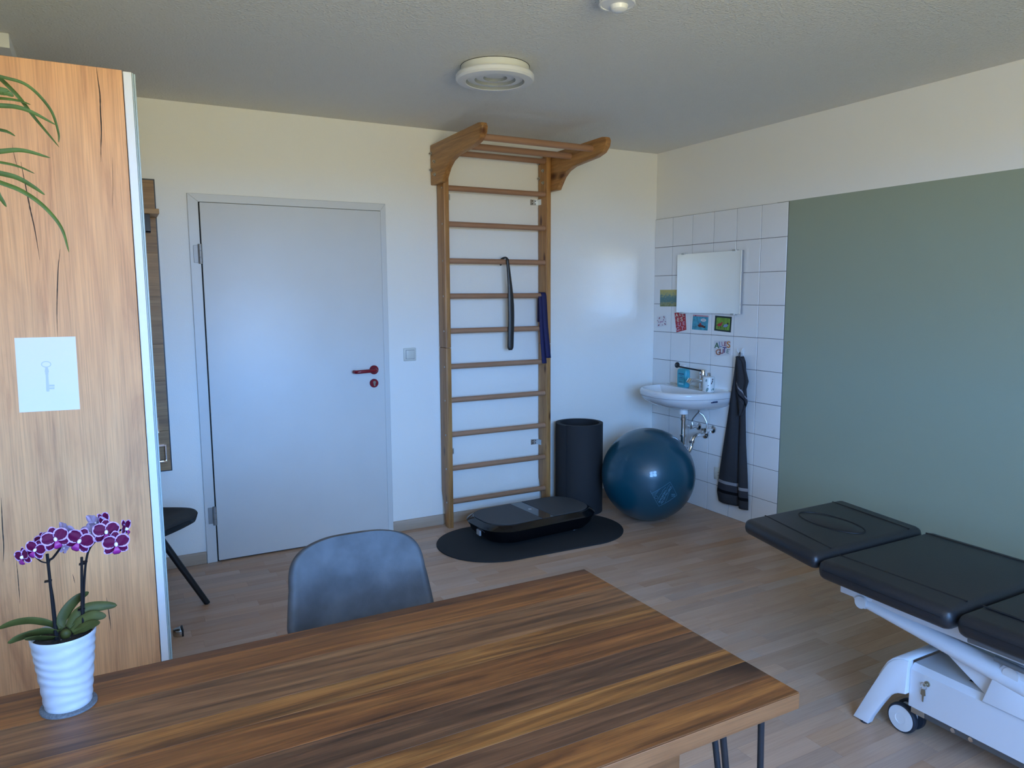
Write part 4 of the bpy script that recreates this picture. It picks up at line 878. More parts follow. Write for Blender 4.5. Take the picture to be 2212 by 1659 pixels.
cb = tag(MB().box((XL + 0.01, -0.783, 2.394), (-3.760, -0.12, H), 0.003).build('ceiling_box', 'wardrobe_white'), 'flat white box on the ceiling above the wardrobe', 'ceiling box')

# ------------------------------------------------------------------ coat rack behind the wardrobe
cr = thing('coat_rack', (-3.55, 0, 0.541), 'oak coat rack panel with black edge on the wall left of the door', 'coat rack')
CX0, CX1, CZ0, CZ1 = -3.80, -3.249, 0.541, 2.050
MB().box((CX0, -0.018, CZ0), (CX1, -0.001, CZ1), 0.001, 1).build('back_board', 'black_metal', cr)
zz = CZ0 + 0.006; hs_ = [0.21, 0.26, 0.19, 0.24, 0.22, 0.20, 0.16]
tot = sum(hs_); sc_ = (CZ1 - CZ0 - 0.012) / tot
for h_ in hs_:
    MB().box((CX0 + 0.006, -0.026, zz + 0.0005), (CX1 - 0.006, -0.018, zz + h_ * sc_ - 0.0005), 0.0006, 1).build('plank', 'rack_oak', cr); zz += h_ * sc_
shf = MB().box((CX0 + 0.01, -0.245, 1.856), (-3.250, -0.026, 1.880), 0.002).build('hat_shelf', 'rack_oak_lit', cr)
MB().box((-3.318, -0.215, 1.768), (-3.290, -0.205, 1.856), 0.002).box((-3.318, -0.215, 1.768), (-3.290, -0.170, 1.777), 0.002).build('shelf_bracket', 'rack_metal', shf)
MB().box((CX0 + 0.03, -0.212, 1.790), (-3.318, -0.200, 1.806), 0.002).build('hanging_rail', 'rack_metal', shf)
for (xc, z0, z1) in ((-3.310, 0.600, 0.690), (-3.340, 0.752, 0.835), (-3.46, 0.60, 0.69)):
    hk_ = MB().box((xc - 0.038, -0.033, z1 - 0.012), (xc + 0.038, -0.026, z1), 0.001, 1).build('fold_hook', 'chrome', cr)
    for dx_ in (-0.036, 0.030): MB().box((xc + dx_, -0.055, z0), (xc + dx_ + 0.007, -0.030, z1), 0.001, 1).build('hook_side', 'chrome', hk_)
    MB().box((xc - 0.036, -0.066, z0 - 0.004), (xc + 0.037, -0.042, z0 + 0.008), 0.002).build('hook_bar', 'chrome', hk_)

# ------------------------------------------------------------------ wardrobe
wd_ = thing('wardrobe', (-3.72, -1.40, 0), 'oak wardrobe with white sliding door edge, its side towards the table', 'wardrobe')
PY, WT = -1.83, 2.092; WXL = XL + 0.01
sp_ = MB().box((WXL, PY, 0.0), (-3.4205, PY + 0.022, WT), 0.001, 1).build('side_panel', 'oak_panel', wd_)
MB().box((WXL, -0.955, 0.0), (-3.4205, -0.933, WT), 0.001, 1).build('side_panel', 'oak_panel', wd_)
MB().box((WXL, PY + 0.022, WT - 0.03), (-3.4205, -0.955, WT), 0.001, 1).build('top_board', 'wardrobe_white', wd_)
MB().box((WXL, PY + 0.022, 0.0), (-3.4205, -0.955, 0.06), 0.001, 1).build('bottom_board', 'wardrobe_white', wd_)
MB().box((WXL, PY + 0.022, 0.06), (WXL + 0.006, -0.955, WT - 0.03)).build('back_panel', 'wardrobe_white', wd_)
MB().box((-3.4185, PY + 0.001, 0.02), (-3.3965, PY + 0.55, WT - 0.002), 0.0015, 1).build('sliding_door', 'wardrobe_white', wd_)
MB().box((-3.4185, PY + 0.551, 0.02), (-3.3965, -0.935, WT - 0.002), 0.0015, 1).build('sliding_door', 'wardrobe_white', wd_)
MB().box((-3.3960, PY + 0.001, 0.02), (-3.3925, PY + 0.55, WT - 0.004), 0.0008, 1).build('glass_front', 'wardrobe_glass', wd_)
MB().box((-3.3920, PY + 0.003, 0.02), (-3.3870, PY + 0.55, WT - 0.006), 0.0008, 1).build('glass_front', 'wardrobe_glass', wd_)
# dark cracks printed in the oak decor
def panel_pt(px, py):
    M = Matrix.LocRotScale(cam.location, cam.rotation_euler, None).to_3x3(); d = M @ Vector(((px - 1106) / 1593.28, -(py - 829.5) / 1593.28, -1)); k = (PY - CAM.y) / d.y; return CAM + d * k
plain('crack_dark', (0.035, 0.022, 0.016), 0.8)
for path, wmax in (([(208, 145), (212, 175), (216, 205), (217, 240), (219, 280), (218, 320), (218, 350)], 0.0022), ([(45, 350), (55, 400), (65, 450), (76, 500), (86, 562)], 0.0020), ([(130, 538), (126, 575), (124, 620), (123, 670), (124, 728)], 0.0017),
                   ([(3, 1075), (5, 1130), (8, 1180), (7, 1215)], 0.0018), ([(35, 1205), (40, 1260), (43, 1305)], 0.0013), ([(230, 1290), (236, 1330), (240, 1362)], 0.0016), ([(157, 1240), (162, 1260)], 0.0010), ([(26, 310), (33, 345), (42, 372)], 0.0008), ([(243, 340), (244, 410), (243, 450)], 0.0006)):
    P = bez([panel_pt(*q) for q in path], 24); k = len(P); V = []
    for i, p in enumerate(P):
        wq = wmax * math.sin(PI * (0.06 + 0.9 * i / (k - 1))) * (0.75 + 0.35 * noise.noise(Vector((i * 0.9, path[0][0], 0)))); V += [(p.x - wq, PY - 0.0004, p.z), (p.x + wq, PY - 0.0004, p.z)]
    MB().add(V, [(2 * i, 2 * i + 1, 2 * i + 3, 2 * i + 2) for i in range(k - 1)]).build('grain_crack', 'crack_dark', sp_, 0)

# sheet with a key on it
ks = thing('key_sign', (-3.655, PY, 1.142), 'white paper with a pale printed key on the wardrobe side', 'sign')
K4 = [panel_pt(*q) for q in ((31, 730), (163, 727), (173, 884), (42, 891))]
yk = PY - 0.0004
V = [(p.x, yk, p.z) for p in K4] + [(p.x, yk - 0.0006, p.z) for p in K4]
MB().add(V, [(0, 1, 2, 3), (7, 6, 5, 4), (0, 4, 5, 1), (1, 5, 6, 2), (2, 6, 7, 3), (3, 7, 4, 0)]).build('sheet', 'paper_white', ks, 0)
def kp(a, b_): q = panel_pt(0 + a * 200 / 1508, 700 + b_ * 220 / 1659); return Vector((q.x, yk - 0.0008, q.z))
mb = MB(); nn = 32; R_ = []
for i in range(nn):
    a = 2 * PI * i / nn; R_ += [kp(752 + 84 * math.cos(a), 655 + 52 * math.sin(a)), kp(752 + 68 * math.cos(a), 655 + 38 * math.sin(a))]
mb.add(R_, [(2 * i, 2 * ((i + 1) % nn), 2 * ((i + 1) % nn) + 1, 2 * i + 1) for i in range(nn)])
mb.build('key_bow', 'print_lilac', ks, 0)
shape = [(738, 704), (778, 704), (792, 745), (797, 775), (788, 800), (792, 815), (786, 825), (795, 940), (800, 988), (888, 985), (888, 1016), (802, 1018), (803, 1032), (888, 1028), (888, 1058), (804, 1062), (804, 1098), (762, 1100), (754, 1080), (744, 825), (735, 815), (740, 800), (730, 775), (733, 745)]
MB().add([kp(*q) for q in shape], [tuple(range(len(shape)))]).build('key_shaft', 'print_lilac', ks, 0)

# ------------------------------------------------------------------ door stop on the floor
ds = thing('door_stop', (-3.330, -0.885, 0), 'small half-round brushed steel door stop on the floor', 'door stop')
MB().prism([(-3.304 + 0.034 * math.cos(a), -0.885 + 0.026 * math.sin(a)) for a in [PI / 2 + PI * i / 16 for i in range(17)]], 'xy', 0.0, 0.032, 0.006).build('body', 'steel_brushed', ds)
MB().box((-3.304, -0.911, 0.002), (-3.296, -0.859, 0.034), 0.002).build('buffer', 'black_plastic', ds)

# ------------------------------------------------------------------ shell chairs
def shell_chair(name, label, mat, loc, rotz, group=None, pad=0.028):
    """faces local -y; origin on the floor under the seat"""
    t = thing(name, (0, 0, 0), label, 'chair', group)
    side = [(-0.235, 0.445), (-0.225, 0.462), (-0.18, 0.466), (-0.10, 0.455), (0.0, 0.440), (0.10, 0.432), (0.155, 0.445), (0.19, 0.485), (0.213, 0.56), (0.232, 0.65), (0.248, 0.74), (0.257, 0.797), (0.260, 0.818)]
    wid = [0.145, 0.180, 0.198, 0.206, 0.208, 0.206, 0.202, 0.198, 0.193, 0.186, 0.177, 0.160, 0.095]
    cur = [0.0, 0.003, 0.010, 0.018, 0.026, 0.036, 0.046, 0.050, 0.046, 0.038, 0.026, 0.015, 0.008]
    P = [Vector((0, a, b_)) for a, b_ in side]; PP = bez(P, 156); k = len(PP)
    def samp(tab, f):
        x = f * (len(tab) - 1); i = min(int(x), len(tab) - 2); q = x - i
        p0, p1, p2, p3 = tab[max(i - 1, 0)], tab[i], tab[i + 1], tab[min(i + 2, len(tab) - 1)]
        return 0.5 * (2 * p1 + (p2 - p0) * q + (2 * p0 - 5 * p1 + 4 * p2 - p3) * q * q + (3 * p1 - p0 - 3 * p2 + p3) * q ** 3)
    V = []; nv = 20
    for i, p in enumerate(PP):
        f = i / (k - 1); w__ = samp(wid, f); c_ = samp(cur, f)
        if p.z > 0.70: tq = min(1.0, (p.z - 0.70) / 0.1185); w__ = 0.182 * max(0.02, 1 - tq ** 3.4) ** (1 / 2.6); c_ = 0.030 * (1 - tq)
        elif p.z > 0.60: w__ = 0.193 + (0.182 - 0.193) * (p.z - 0.60) / 0.10
        tn = (PP[min(i + 1, k - 1)] - PP[max(i - 1, 0)]).normalized(); nr = Vector((0, -tn.z, tn.y))
        if nr.z < 0 and abs(nr.z) > 0.9: nr = -nr
        for j in range(nv + 1):
            s_ = -1 + 2 * j / nv; q = p + Vector((s_ * w__, 0, 0)) + nr * c_ * (abs(s_) ** 2.4); V.append(q)
    F = [(i * (nv + 1) + j, i * (nv + 1) + j + 1, (i + 1) * (nv + 1) + j + 1, (i + 1) * (nv + 1) + j) for i in range(k - 1) for j in range(nv)]
    MB().add(V, F).build('seat_shell', mat, t, 180, solid=pad, offset=-1, subsurf=1)
    MB().box((-0.11, -0.10, 0.375), (0.11, 0.10, 0.392), 0.004).build('mounting_plate', 'black_metal', t)
    for a, b_ in ((-1, -1), (1, -1), (-1, 1), (1, 1)):
        MB().tube([(a * 0.075, b_ * 0.07, 0.385), (a * 0.215, b_ * 0.215, 0.0)], [0.0165, 0.0135], 14).build('leg', 'black_metal', t)
    t.location = loc; t.rotation_euler = (0, 0, rotz)
    return t
shell_chair('shell_chair', 'blue-grey leather shell chair pushed up to the wooden table', 'chair_leather', (-2.952, -2.600, 0), math.radians(-2), 'shell chairs')
shell_chair('shell_chair', 'dark grey shell chair half hidden behind the wardrobe', 'chair_dark', (-3.470, -0.585, 0), math.radians(45), 'shell chairs', 0.060)

# ------------------------------------------------------------------ table
tb = thing('wooden_table', (-3.2, -3.08, 0), 'solid wood table with streaked boards and black hairpin legs', 'table')
TX0, TX1, TZ = -3.96, -2.465, 0.76
ys = [-2.740, -2.772, -2.863, -2.984, -3.046, -3.142, -3.232, -3.288, -3.345, -3.414]
for (a, b_), tn in zip(zip(ys[:-1], ys[1:]), ['dark', 'amber', 'grey', 'gold', 'amber', 'umber', 'gold', 'umber', 'amber']):
    MB().box((TX0, b_ + 0.0001, TZ - 0.030), (TX1, a - 0.0001, TZ), 0.0004, 1).build('board', 'sheesham_' + tn, tb)
MB().box((TX0, -3.4165, TZ - 0.030), (TX1 - 0.0005, -3.4141, TZ - 0.0012), 0.001, 1).build('edge_strip', 'sheesham_edge', tb)
for sx_, sy_ in ((1, -1), (1, 1), (-1, -1), (-1, 1)):
    bx, by = (TX1 - 0.062) if sx_ > 0 else (TX0 + 0.062), -3.398 if sy_ < 0 else -2.758
    tops = [(bx - sx_ * 0.012, by), (bx - sx_ * 0.103, by), (bx - sx_ * 0.045, by - sy_ * 0.09)]
    fx, fy = bx + sx_ * 0.012, by - sy_ * 0.012
    lg = MB().box((min(t_[0] for t_ in tops) - 0.012, min(t_[1] for t_ in tops) - 0.004, TZ - 0.035), (max(t_[0] for t_ in tops) + 0.012, max(t_[1] for t_ in tops) + 0.012, TZ - 0.0305), 0.001, 1).build('hairpin_leg', 'black_metal', tb)
    for i, t_ in enumerate(tops): MB().tube([(t_[0], t_[1], TZ - 0.033), (fx + (i - 1) * -0.006 * sx_, fy, 0.006)], 0.0058, 12).build('leg_rod', 'black_metal', lg)
    MB().sphere((fx, fy, 0.0075), 0.0095, 12, 8, (1.2, 1, 0.75)).build('leg_tip', 'black_metal', lg)
db = MB().box((-3.50, -3.30, 0.600), (-2.640, -2.80, TZ - 0.0305), 0.003).build('drawer_box', 'sheesham_grey', tb)
for a, b_ in ((-3.495, -3.072), (-3.068, -2.645)):
    df = MB().box((a, -3.312, 0.604), (b_, -3.300, TZ - 0.034), 0.002).build('drawer_front', 'sheesham_edge', tb)
    MB().sphere(((a + b_) / 2, -3.322, 0.662), 0.012, 14, 10).build('knob', 'black_metal', df)

# ------------------------------------------------------------------ massage couch
mc = thing('massage_couch', (-1.08, -3.2, 0), 'black padded massage couch on a white lifting frame', 'massage couch')
def cushion(name, near, far, y0, y1, z0, z1, th, bev=0.028):
    """near/far: x at y0 and y1 (y0 = end towards the back wall)"""
    pts = [(near[0], y0, z0 - th), (far[0], y0, z0 - th), (far[1], y1, z1 - th), (near[1], y1, z1 - th), (near[0], y0, z0), (far[0], y0, z0), (far[1], y1, z1), (near[1], y1, z1)]
    return MB().hexa(pts, bev, 5).build(name, 'couch_vinyl', mc, 40)
def seam(parent, pts, r_=0.0022): return MB().tube(bez(pts, max(8, 6 * len(pts))), r_, 8).build('seam', 'seam_dark', parent)
hd_ = cushion('head_cushion', (-1.350, -1.428), (-0.770, -0.815), -2.205, -2.612, 0.580, 0.572, 0.062, 0.029)
for x0, x1 in ((-1.245, -1.325), (-0.845, -0.885)):
    seam(hd_, [(x0, -2.224, 0.5785), (x0 + (x1 - x0) * 0.5, -2.41, 0.5762), (x1, -2.594, 0.5715)], 0.003)
ov = [(-1.085 + 0.072 * math.cos(a), -2.405 + 0.140 * math.sin(a)) for a in [2 * PI * i / 40 for i in range(41)]]
MB().tube([(x, y, 0.5765 + (y + 2.405) * 0.02) for x, y in ov], 0.0030, 8).build('face_opening_seam', 'seam_dark', hd_)
MB().sphere((-1.085, -2.405, 0.5725), 1.0, 32, 12, (0.068, 0.136, 0.010)).build('face_plug', 'couch_vinyl', hd_, 180)
md_ = cushion('middle_cushion', (-1.435, -1.445), (-0.805, -0.805), -2.620, -3.088, 0.563, 0.559, 0.070, 0.030)
ft_ = cushion('leg_cushion', (-1.445, -1.452), (-0.805, -0.805), -3.097, -4.18, 0.559, 0.559, 0.070, 0.030)
for par, y0, y1 in ((md_, -2.620, -3.088), (ft_, -3.097, -4.18)):
    for x in (-1.335, -0.850):
        seam(par, [(x, y0 - 0.018, 0.5622), (x, (y0 + y1) / 2, 0.5606), (x, y1 + 0.018, 0.5592)], 0.003)
    MB().tube([(-1.4362 - (0.010 if par is ft_ else 0), y0 - 0.03, 0.532), (-1.4452 - (0.006 if par is ft_ else 0), y1 + 0.03, 0.530)], 0.0013, 6).build('side_seam', 'seam_dark', par)
# upper frame
for x in (-1.290, -0.920):
    MB().box((x, -4.10, 0.412), (x + 0.035, -2.612, 0.489), 0.004).build('frame_rail', 'couch_white', mc)
for y_ in (-2.66, -3.10, -3.9): MB().box((-1.255, y_ - 0.03, 0.455), (-0.920, y_, 0.489), 0.003).build('cross_rail', 'couch_white', mc)
MB().box((-1.29, -2.63, 0.492), (-0.93, -2.28, 0.514), 0.005).build('head_support', 'black_plastic', mc)
for x, s_ in ((-1.270, 0), (-0.915, 0)):
    bk = MB().prism([(-2.640, 0.445), (-2.745, 0.445), (-2.724, 0.400), (-2.712, 0.387), (-2.692, 0.387), (-2.675, 0.400)], 'yz', x - 0.022, x + 0.020, 0.004).build('pivot_bracket', 'couch_white', mc)
    MB().cyl((x - 0.034, -2.702, 0.410), (x + 0.036, -2.702, 0.410), 0.021, n=24).build('pivot_pin', 'wheel_white', bk)
    ar = MB().tube([(x - 0.010, -2.708, 0.408), (x - 0.008, -2.90, 0.388), (x - 0.006, -3.10, 0.364), (x - 0.004, -3.26, 0.344)], [0.019, 0.025, 0.031, 0.034], 20).build('lifting_arm', 'couch_white', mc)
    MB().prism([(-2.925, 0.376), (-3.24, 0.345), (-3.24, 0.262), (-3.105, 0.264)], 'yz', x + 0.004, x + 0.026, 0.003).build('gusset', 'couch_white', mc)
    ps = MB().prism([(-3.110, 0.258), (-3.145, 0.375), (-3.165, 0.400), (-3.205, 0.410), (-3.26, 0.40), (-3.30, 0.36), (-3.32, 0.258)], 'yz', x - 0.030, x - 0.006, 0.006).build('pivot_stand', 'couch_white', mc)
    MB().cyl((x - 0.034, -3.185, 0.375), (x - 0.028, -3.185, 0.375), 0.022, n=24).build('pivot_cap', 'wheel_white', ps)
MB().tube(bez([(-1.385, -3.11, 0.470), (-1.385, -3.17, 0.472), (-1.37, -3.28, 0.466), (-1.35, -3.36, 0.46)], 16), 0.009, 12).build('release_handle', 'couch_grey', mc)
MB().tube([(-1.340, -3.16, 0.425), (-1.340, -3.6, 0.405)], 0.008, 12).build('control_bar', 'couch_grey', mc)
# base
BX0, BX1 = -1.285, -0.870
MB().prism([(BX0, 0.125), (BX0, 0.250), (BX0 + 0.018, 0.268), (BX1 - 0.018, 0.268), (BX1, 0.250), (BX1, 0.125)], 'xz', -4.08, -2.880, 0.004).build('base_beam', 'couch_white', mc)
out_ = [(-2.880, 0.276), (-2.862, 0.275), (-2.845, 0.270), (-2.828, 0.259), (-2.812, 0.241), (-2.798, 0.215), (-2.783, 0.183), (-2.745, 0.095), (-2.708, 0.006)]
inn_ = [(-2.764, 0.006), (-2.772, 0.030), (-2.801, 0.090), (-2.822, 0.128), (-2.838, 0.146), (-2.856, 0.158), (-2.880, 0.166)]
for x0, x1, fl in ((BX0 - 0.012, BX0 + 0.018, -0.022), (BX1 - 0.018, BX1 + 0.012, 0.022)):
    bm_ = MB().prism(out_ + inn_, 'yz', x0, x1, 0.004)
    bm_.v = [(vx + fl * max(0.0, 1 - vz / 0.27), vy, vz) for vx, vy, vz in bm_.v]
    bm_.build('foot_panel', 'couch_white', mc)
    MB().lathe([(0.016, 0.0), (0.016, 0.012), (0.0, 0.012)], ((x0 + x1) / 2 + fl * 0.9, -2.745, 0), 16).build('foot_pad', 'tyre_dark', mc)
V = []; 
for i, (y_, z_) in enumerate(out_): V += [(BX0 - 0.008, y_, z_ - 0.001), (BX1 + 0.008, y_, z_ - 0.001)]
k = len(out_); MB().add(V[:2 * 7], [(2 * i, 2 * i + 1, 2 * i + 3, 2 * i + 2) for i in range(6)]).build('end_cover', 'couch_white', mc, 60, solid=0.006, offset=1)
MB().box((BX0 + 0.045, -3.9, 0.075), (BX0 + 0.085, -2.90, 0.108), 0.010, 3).build('lower_rail', 'couch_grey', mc)
MB().box((BX1 - 0.085, -3.9, 0.075), (BX1 - 0.045, -2.90, 0.108), 0.010, 3).build('lower_rail', 'couch_grey', mc)
for y_ in (-3.005, -3.06): MB().lathe([(0.009, 0.0), (0.007, -0.006), (0.0, -0.007)], (BX0 + 0.044, y_, 0.092), 14, 'x').build('rail_bolt', 'chrome', mc)
MB().box((BX0 + 0.002, -2.935, 0.105), (BX0 + 0.006, -2.890, 0.125), 0.0005).build('bracket_plate', 'zinc', mc)
MB().box((BX0 + 0.055, -3.115, 0.2682), (BX0 + 0.075, -3.035, 0.2692), 0.0004, 1).build('slot', 'dark_gap', mc)
for x in (BX0 + 0.06, BX1 - 0.06):
    wy = -2.842
    ca = MB().cyl((x, wy - 0.018, 0.085), (x, wy - 0.018, 0.150), 0.0105, n=16).build('castor', 'chrome', mc)
    MB().box((x - 0.014, wy - 0.032, 0.045), (x + 0.014, wy + 0.016, 0.092), 0.006).build('castor_fork', 'wheel_white', ca)
    for sx_ in (-1, 1):
        xa, xb = (x + sx_ * 0.014, x + sx_ * 0.034)
        prof_ = [(0.034, sx_ * 0.0), (0.048, sx_ * 0.0), (0.0497, sx_ * 0.004), (0.0497, sx_ * 0.015), (0.047, sx_ * 0.019), (0.043, sx_ * 0.0195)]
        wh = MB().lathe(prof_, (xa, wy, 0.050), 36, 'x').build('wheel', 'tyre_dark', ca)
        MB().lathe([(0.0425, sx_ * 0.018), (0.0425, sx_ * 0.021), (0.018, sx_ * 0.0225), (0.017, sx_ * 0.0212), (0.0, sx_ * 0.0212)], (xa, wy, 0.050), 36, 'x').build('wheel_disc', 'wheel_white', ca)
ky = MB().lathe([(0.009, 0.0), (0.009, -0.004), (0.004, -0.005), (0.004, -0.010), (0.0, -0.010)], (BX0, -2.940, 0.226), 16, 'x').build('key_lock', 'brass_key', mc)
MB().tube([(BX0 - 0.008, -2.932 + 0.011 * math.cos(a) , 0.217 + 0.011 * math.sin(a)) for a in [2 * PI * i / 16 for i in range(17)]], 0.0012, 6).build('key_ring', 'chrome', ky)
MB().prism([(-2.927, 0.206), (-2.939, 0.206), (-2.941, 0.188), (-2.936, 0.185), (-2.935, 0.165), (-2.931, 0.165), (-2.930, 0.185), (-2.925, 0.188)], 'yz', BX0 - 0.010, BX0 - 0.008).build('hanging_key', 'brass_key', ky)
MB().cyl((BX0 - 0.012, -2.940, 0.226), (BX0 - 0.018, -2.940, 0.226), 0.004, n=10).build('lock_barrel', 'brass_key', ky)

# ------------------------------------------------------------------ plants
def at_y(px, py, y_):
    M = Matrix.LocRotScale(cam.location, cam.rotation_euler, None).to_3x3(); d = M @ Vector(((px - 1106) / 1593.28, -(py - 829.5) / 1593.28, -1)); return CAM + d * ((y_ - CAM.y) / d.y)
def ribbon(name, P, wmax, mat, parent, twist=0.5, tip=0.25, base=0.5, fold=0.25, thick=0.0012, view=Vector((0, 1, 0))):
    """a leaf: mid-rib path P, half width wmax, a shallow V fold along the middle"""
    k = len(P); V = []
    for i, p in enumerate(P):
        f = i / (k - 1); tn = (P[min(i + 1, k - 1)] - P[max(i - 1, 0)]).normalized(); sd_ = tn.cross(view).normalized()
        wv = (sd_ * math.cos(twist) + view * math.sin(twist)); nn_ = tn.cross(wv).normalized()
        wq = wmax * (base + (1 - base) * min(1, f / 0.3)) * (1.0 if f < 1 - tip else math.sqrt(max(0.0, 1 - ((f - 1 + tip) / tip) ** 2)) * 0.96 + 0.04)
        V += [p - wv * wq + nn_ * wq * fold, p, p + wv * wq + nn_ * wq * fold]
    F = []
    for i in range(k - 1):
        o = 3 * i; F += [(o, o + 1, o + 4, o + 3), (o + 1, o + 2, o + 5, o + 4)]
    return MB().add(V, F).build(name, mat, parent, 80, solid=thick, offset=0)
OC = Vector((-3.598, -2.832, TZ))
co = tag(MB().lathe([(0.0435, 0.0), (0.0435, 0.0035), (0.042, 0.0045), (0.0, 0.0045)], OC, 48).build('coaster', 'felt_grey'), 'round grey felt coaster under the orchid pot', 'coaster')
orc = thing('potted_orchid', (OC.x, OC.y, OC.z + 0.0045), 'purple and white orchid in a ribbed white pot on the table', 'orchid')
def rib(r_, h_, a):
    if r_ < 0.02 or h_ < 0.006: return r_
    q = h_ + 0.0045 * math.sin(a * 2 + h_ * 55); return r_ + 0.00075 * math.sin(q / 0.0175 * 2 * PI)
prof_ = [(0.0, 0.0046), (0.035, 0.0046), (0.0362, 0.007)] + [(0.0362 + 0.0125 * i / 40, 0.007 + 0.121 * i / 40) for i in range(1, 40)] + [(0.0495, 0.131), (0.0488, 0.1335), (0.0465, 0.1325), (0.0455, 0.120)]
MB().lathe(prof_, OC, 64, fn=lambda r_, h_, a: rib(r_, h_, a) if 0.008 < h_ < 0.127 and r_ > 0.03 else r_).build('pot', 'pot_white', orc, 60)
def lump(u, v):
    r_ = 0.0462 * u; a = v * 2 * PI; x, y_ = r_ * math.cos(a), r_ * math.sin(a); return (OC.x + x, OC.y + y_, OC.z + 0.122 + 0.004 * noise.noise(Vector((x * 130, y_ * 130, 0))))
MB().grid(lump, 14, 40).build('soil', 'soil', orc, 60)
def cq(a, b_, y_=OC.y): return at_y(a * 320 / 1659, 1080 + b_ * 320 / 1659, y_)
LEAVES = [([(700, 1450), (560, 1375), (380, 1340), (230, 1350), (100, 1385), (-20, 1440)], 0.0085, 0.35, 0.02), ([(660, 1470), (500, 1455), (330, 1490), (190, 1540), (85, 1605)], 0.010, 0.5, -0.03), ([(640, 1535), (520, 1530), (400, 1530), (270, 1555)], 0.010, 0.7, -0.045),
          ([(690, 1440), (690, 1330), (760, 1200), (870, 1090), (995, 1030)], 0.011, -0.3, 0.02), ([(760, 1430), (850, 1300), (980, 1215), (1150, 1185), (1310, 1180)], 0.011, 0.35, 0.01), ([(800, 1470), (920, 1370), (1040, 1300), (1190, 1300)], 0.012, 0.3, -0.012), ([(820, 1490), (940, 1430), (1040, 1385), (1120, 1365)], 0.009, 0.5, -0.025)]
for path, wq, tws, dy in LEAVES:
    k = len(path); P = bez([cq(a, b_, OC.y + dy * (i / (k - 1))) for i, (a, b_) in enumerate(path)], 30); ribbon('leaf', P, wq * 0.86, 'orchid_leaf', orc, tws, 0.62, 0.5, 0.35, 0.0010)
MB().sphere(cq(735, 1500), 0.007, 16, 10, (1.2, 1, 1.3)).build('leaf_base', 'orchid_leaf', orc)
st1 = MB().tube(bez([cq(645, 1560), cq(600, 1150, OC.y + 0.003), cq(560, 900), cq(545, 700), cq(600, 640), cq(680, 520, OC.y - 0.012), cq(640, 470, OC.y - 0.02), cq(480, 520, OC.y - 0.015), cq(330, 600, OC.y - 0.012)], 60), 0.0019, 8).build('flower_spike', 'orchid_stem', orc)
MB().tube([cq(628, 1560, OC.y - 0.004), cq(528, 605, OC.y - 0.004)], 0.0024, 8).build('support_stick', 'orchid_stem', orc)
st2 = MB().tube(bez([cq(935, 1490), cq(935, 1200), cq(945, 900), cq(965, 680), cq(1005, 540), cq(1090, 445, OC.y - 0.01), cq(1200, 395, OC.y - 0.015), cq(1300, 350, OC.y - 0.01), cq(1390, 330)], 60), 0.0019, 8).build('flower_spike', 'orchid_stem', orc)
MB().tube([cq(940, 1490, OC.y - 0.004), cq(918, 1210, OC.y - 0.004), cq(915, 640, OC.y - 0.004)], 0.0022, 8).build('support_stick', 'orchid_stem', orc)
MB().tube(bez([cq(545, 705), cq(500, 700), cq(455, 685), cq(400, 640, OC.y - 0.012)], 12), 0.0012, 8).build('flower_spike', 'orchid_stem', orc)
for a, b_ in ((540, 905), (940, 690), (912, 1222), (925, 712)):
    c_ = cq(a, b_); MB().box((c_.x - 0.0055, c_.y - 0.006, c_.z - 0.0009), (c_.x + 0.0055, c_.y + 0.003, c_.z + 0.0009), 0.0006, 1).build('clip', 'orchid_stem', orc)
def petal_mesh(name, Ln, Wd, round_, cup, mat):
    nu, nv = 12, 10; V = []; W = []
    for i in range(nu + 1):
        u = i / nu; wq = Wd * (math.sin(PI * min(1, 0.08 + 0.92 * u)) ** round_ if u < 1 else 0.0) if u < 0.999 else Wd * 0.12
        for j in range(nv + 1):
            s_ = -1 + 2 * j / nv; V.append((s_ * wq, Ln * u, cup * (u * u) * Ln + 0.12 * cup * s_ * s_ * Wd + 0.0006 * math.sin(5 * s_ + 4 * u))); W.append(max(abs(s_) ** 2.2, u ** 5) * 0.92)
    F = [(i * (nv + 1) + j, i * (nv + 1) + j + 1, (i + 1) * (nv + 1) + j + 1, (i + 1) * (nv + 1) + j) for i in range(nu) for j in range(nv)]
    me = bpy.data.meshes.new(name); me.from_pydata(V, [], F); me.update(); at_ = me.attributes.new('margin', 'FLOAT', 'POINT'); at_.data.foreach_set('value', W)
    me.polygons.foreach_set('use_smooth', [True] * len(me.polygons)); me.materials.append(MATS[mat]); return me
PM = {m_: (petal_mesh('petal', 0.0175, 0.0098, 0.55, 0.10, m_), petal_mesh('sepal', 0.0175, 0.0066, 0.6, -0.12, m_)) for m_ in ('orchid_petal', 'petal_back')}
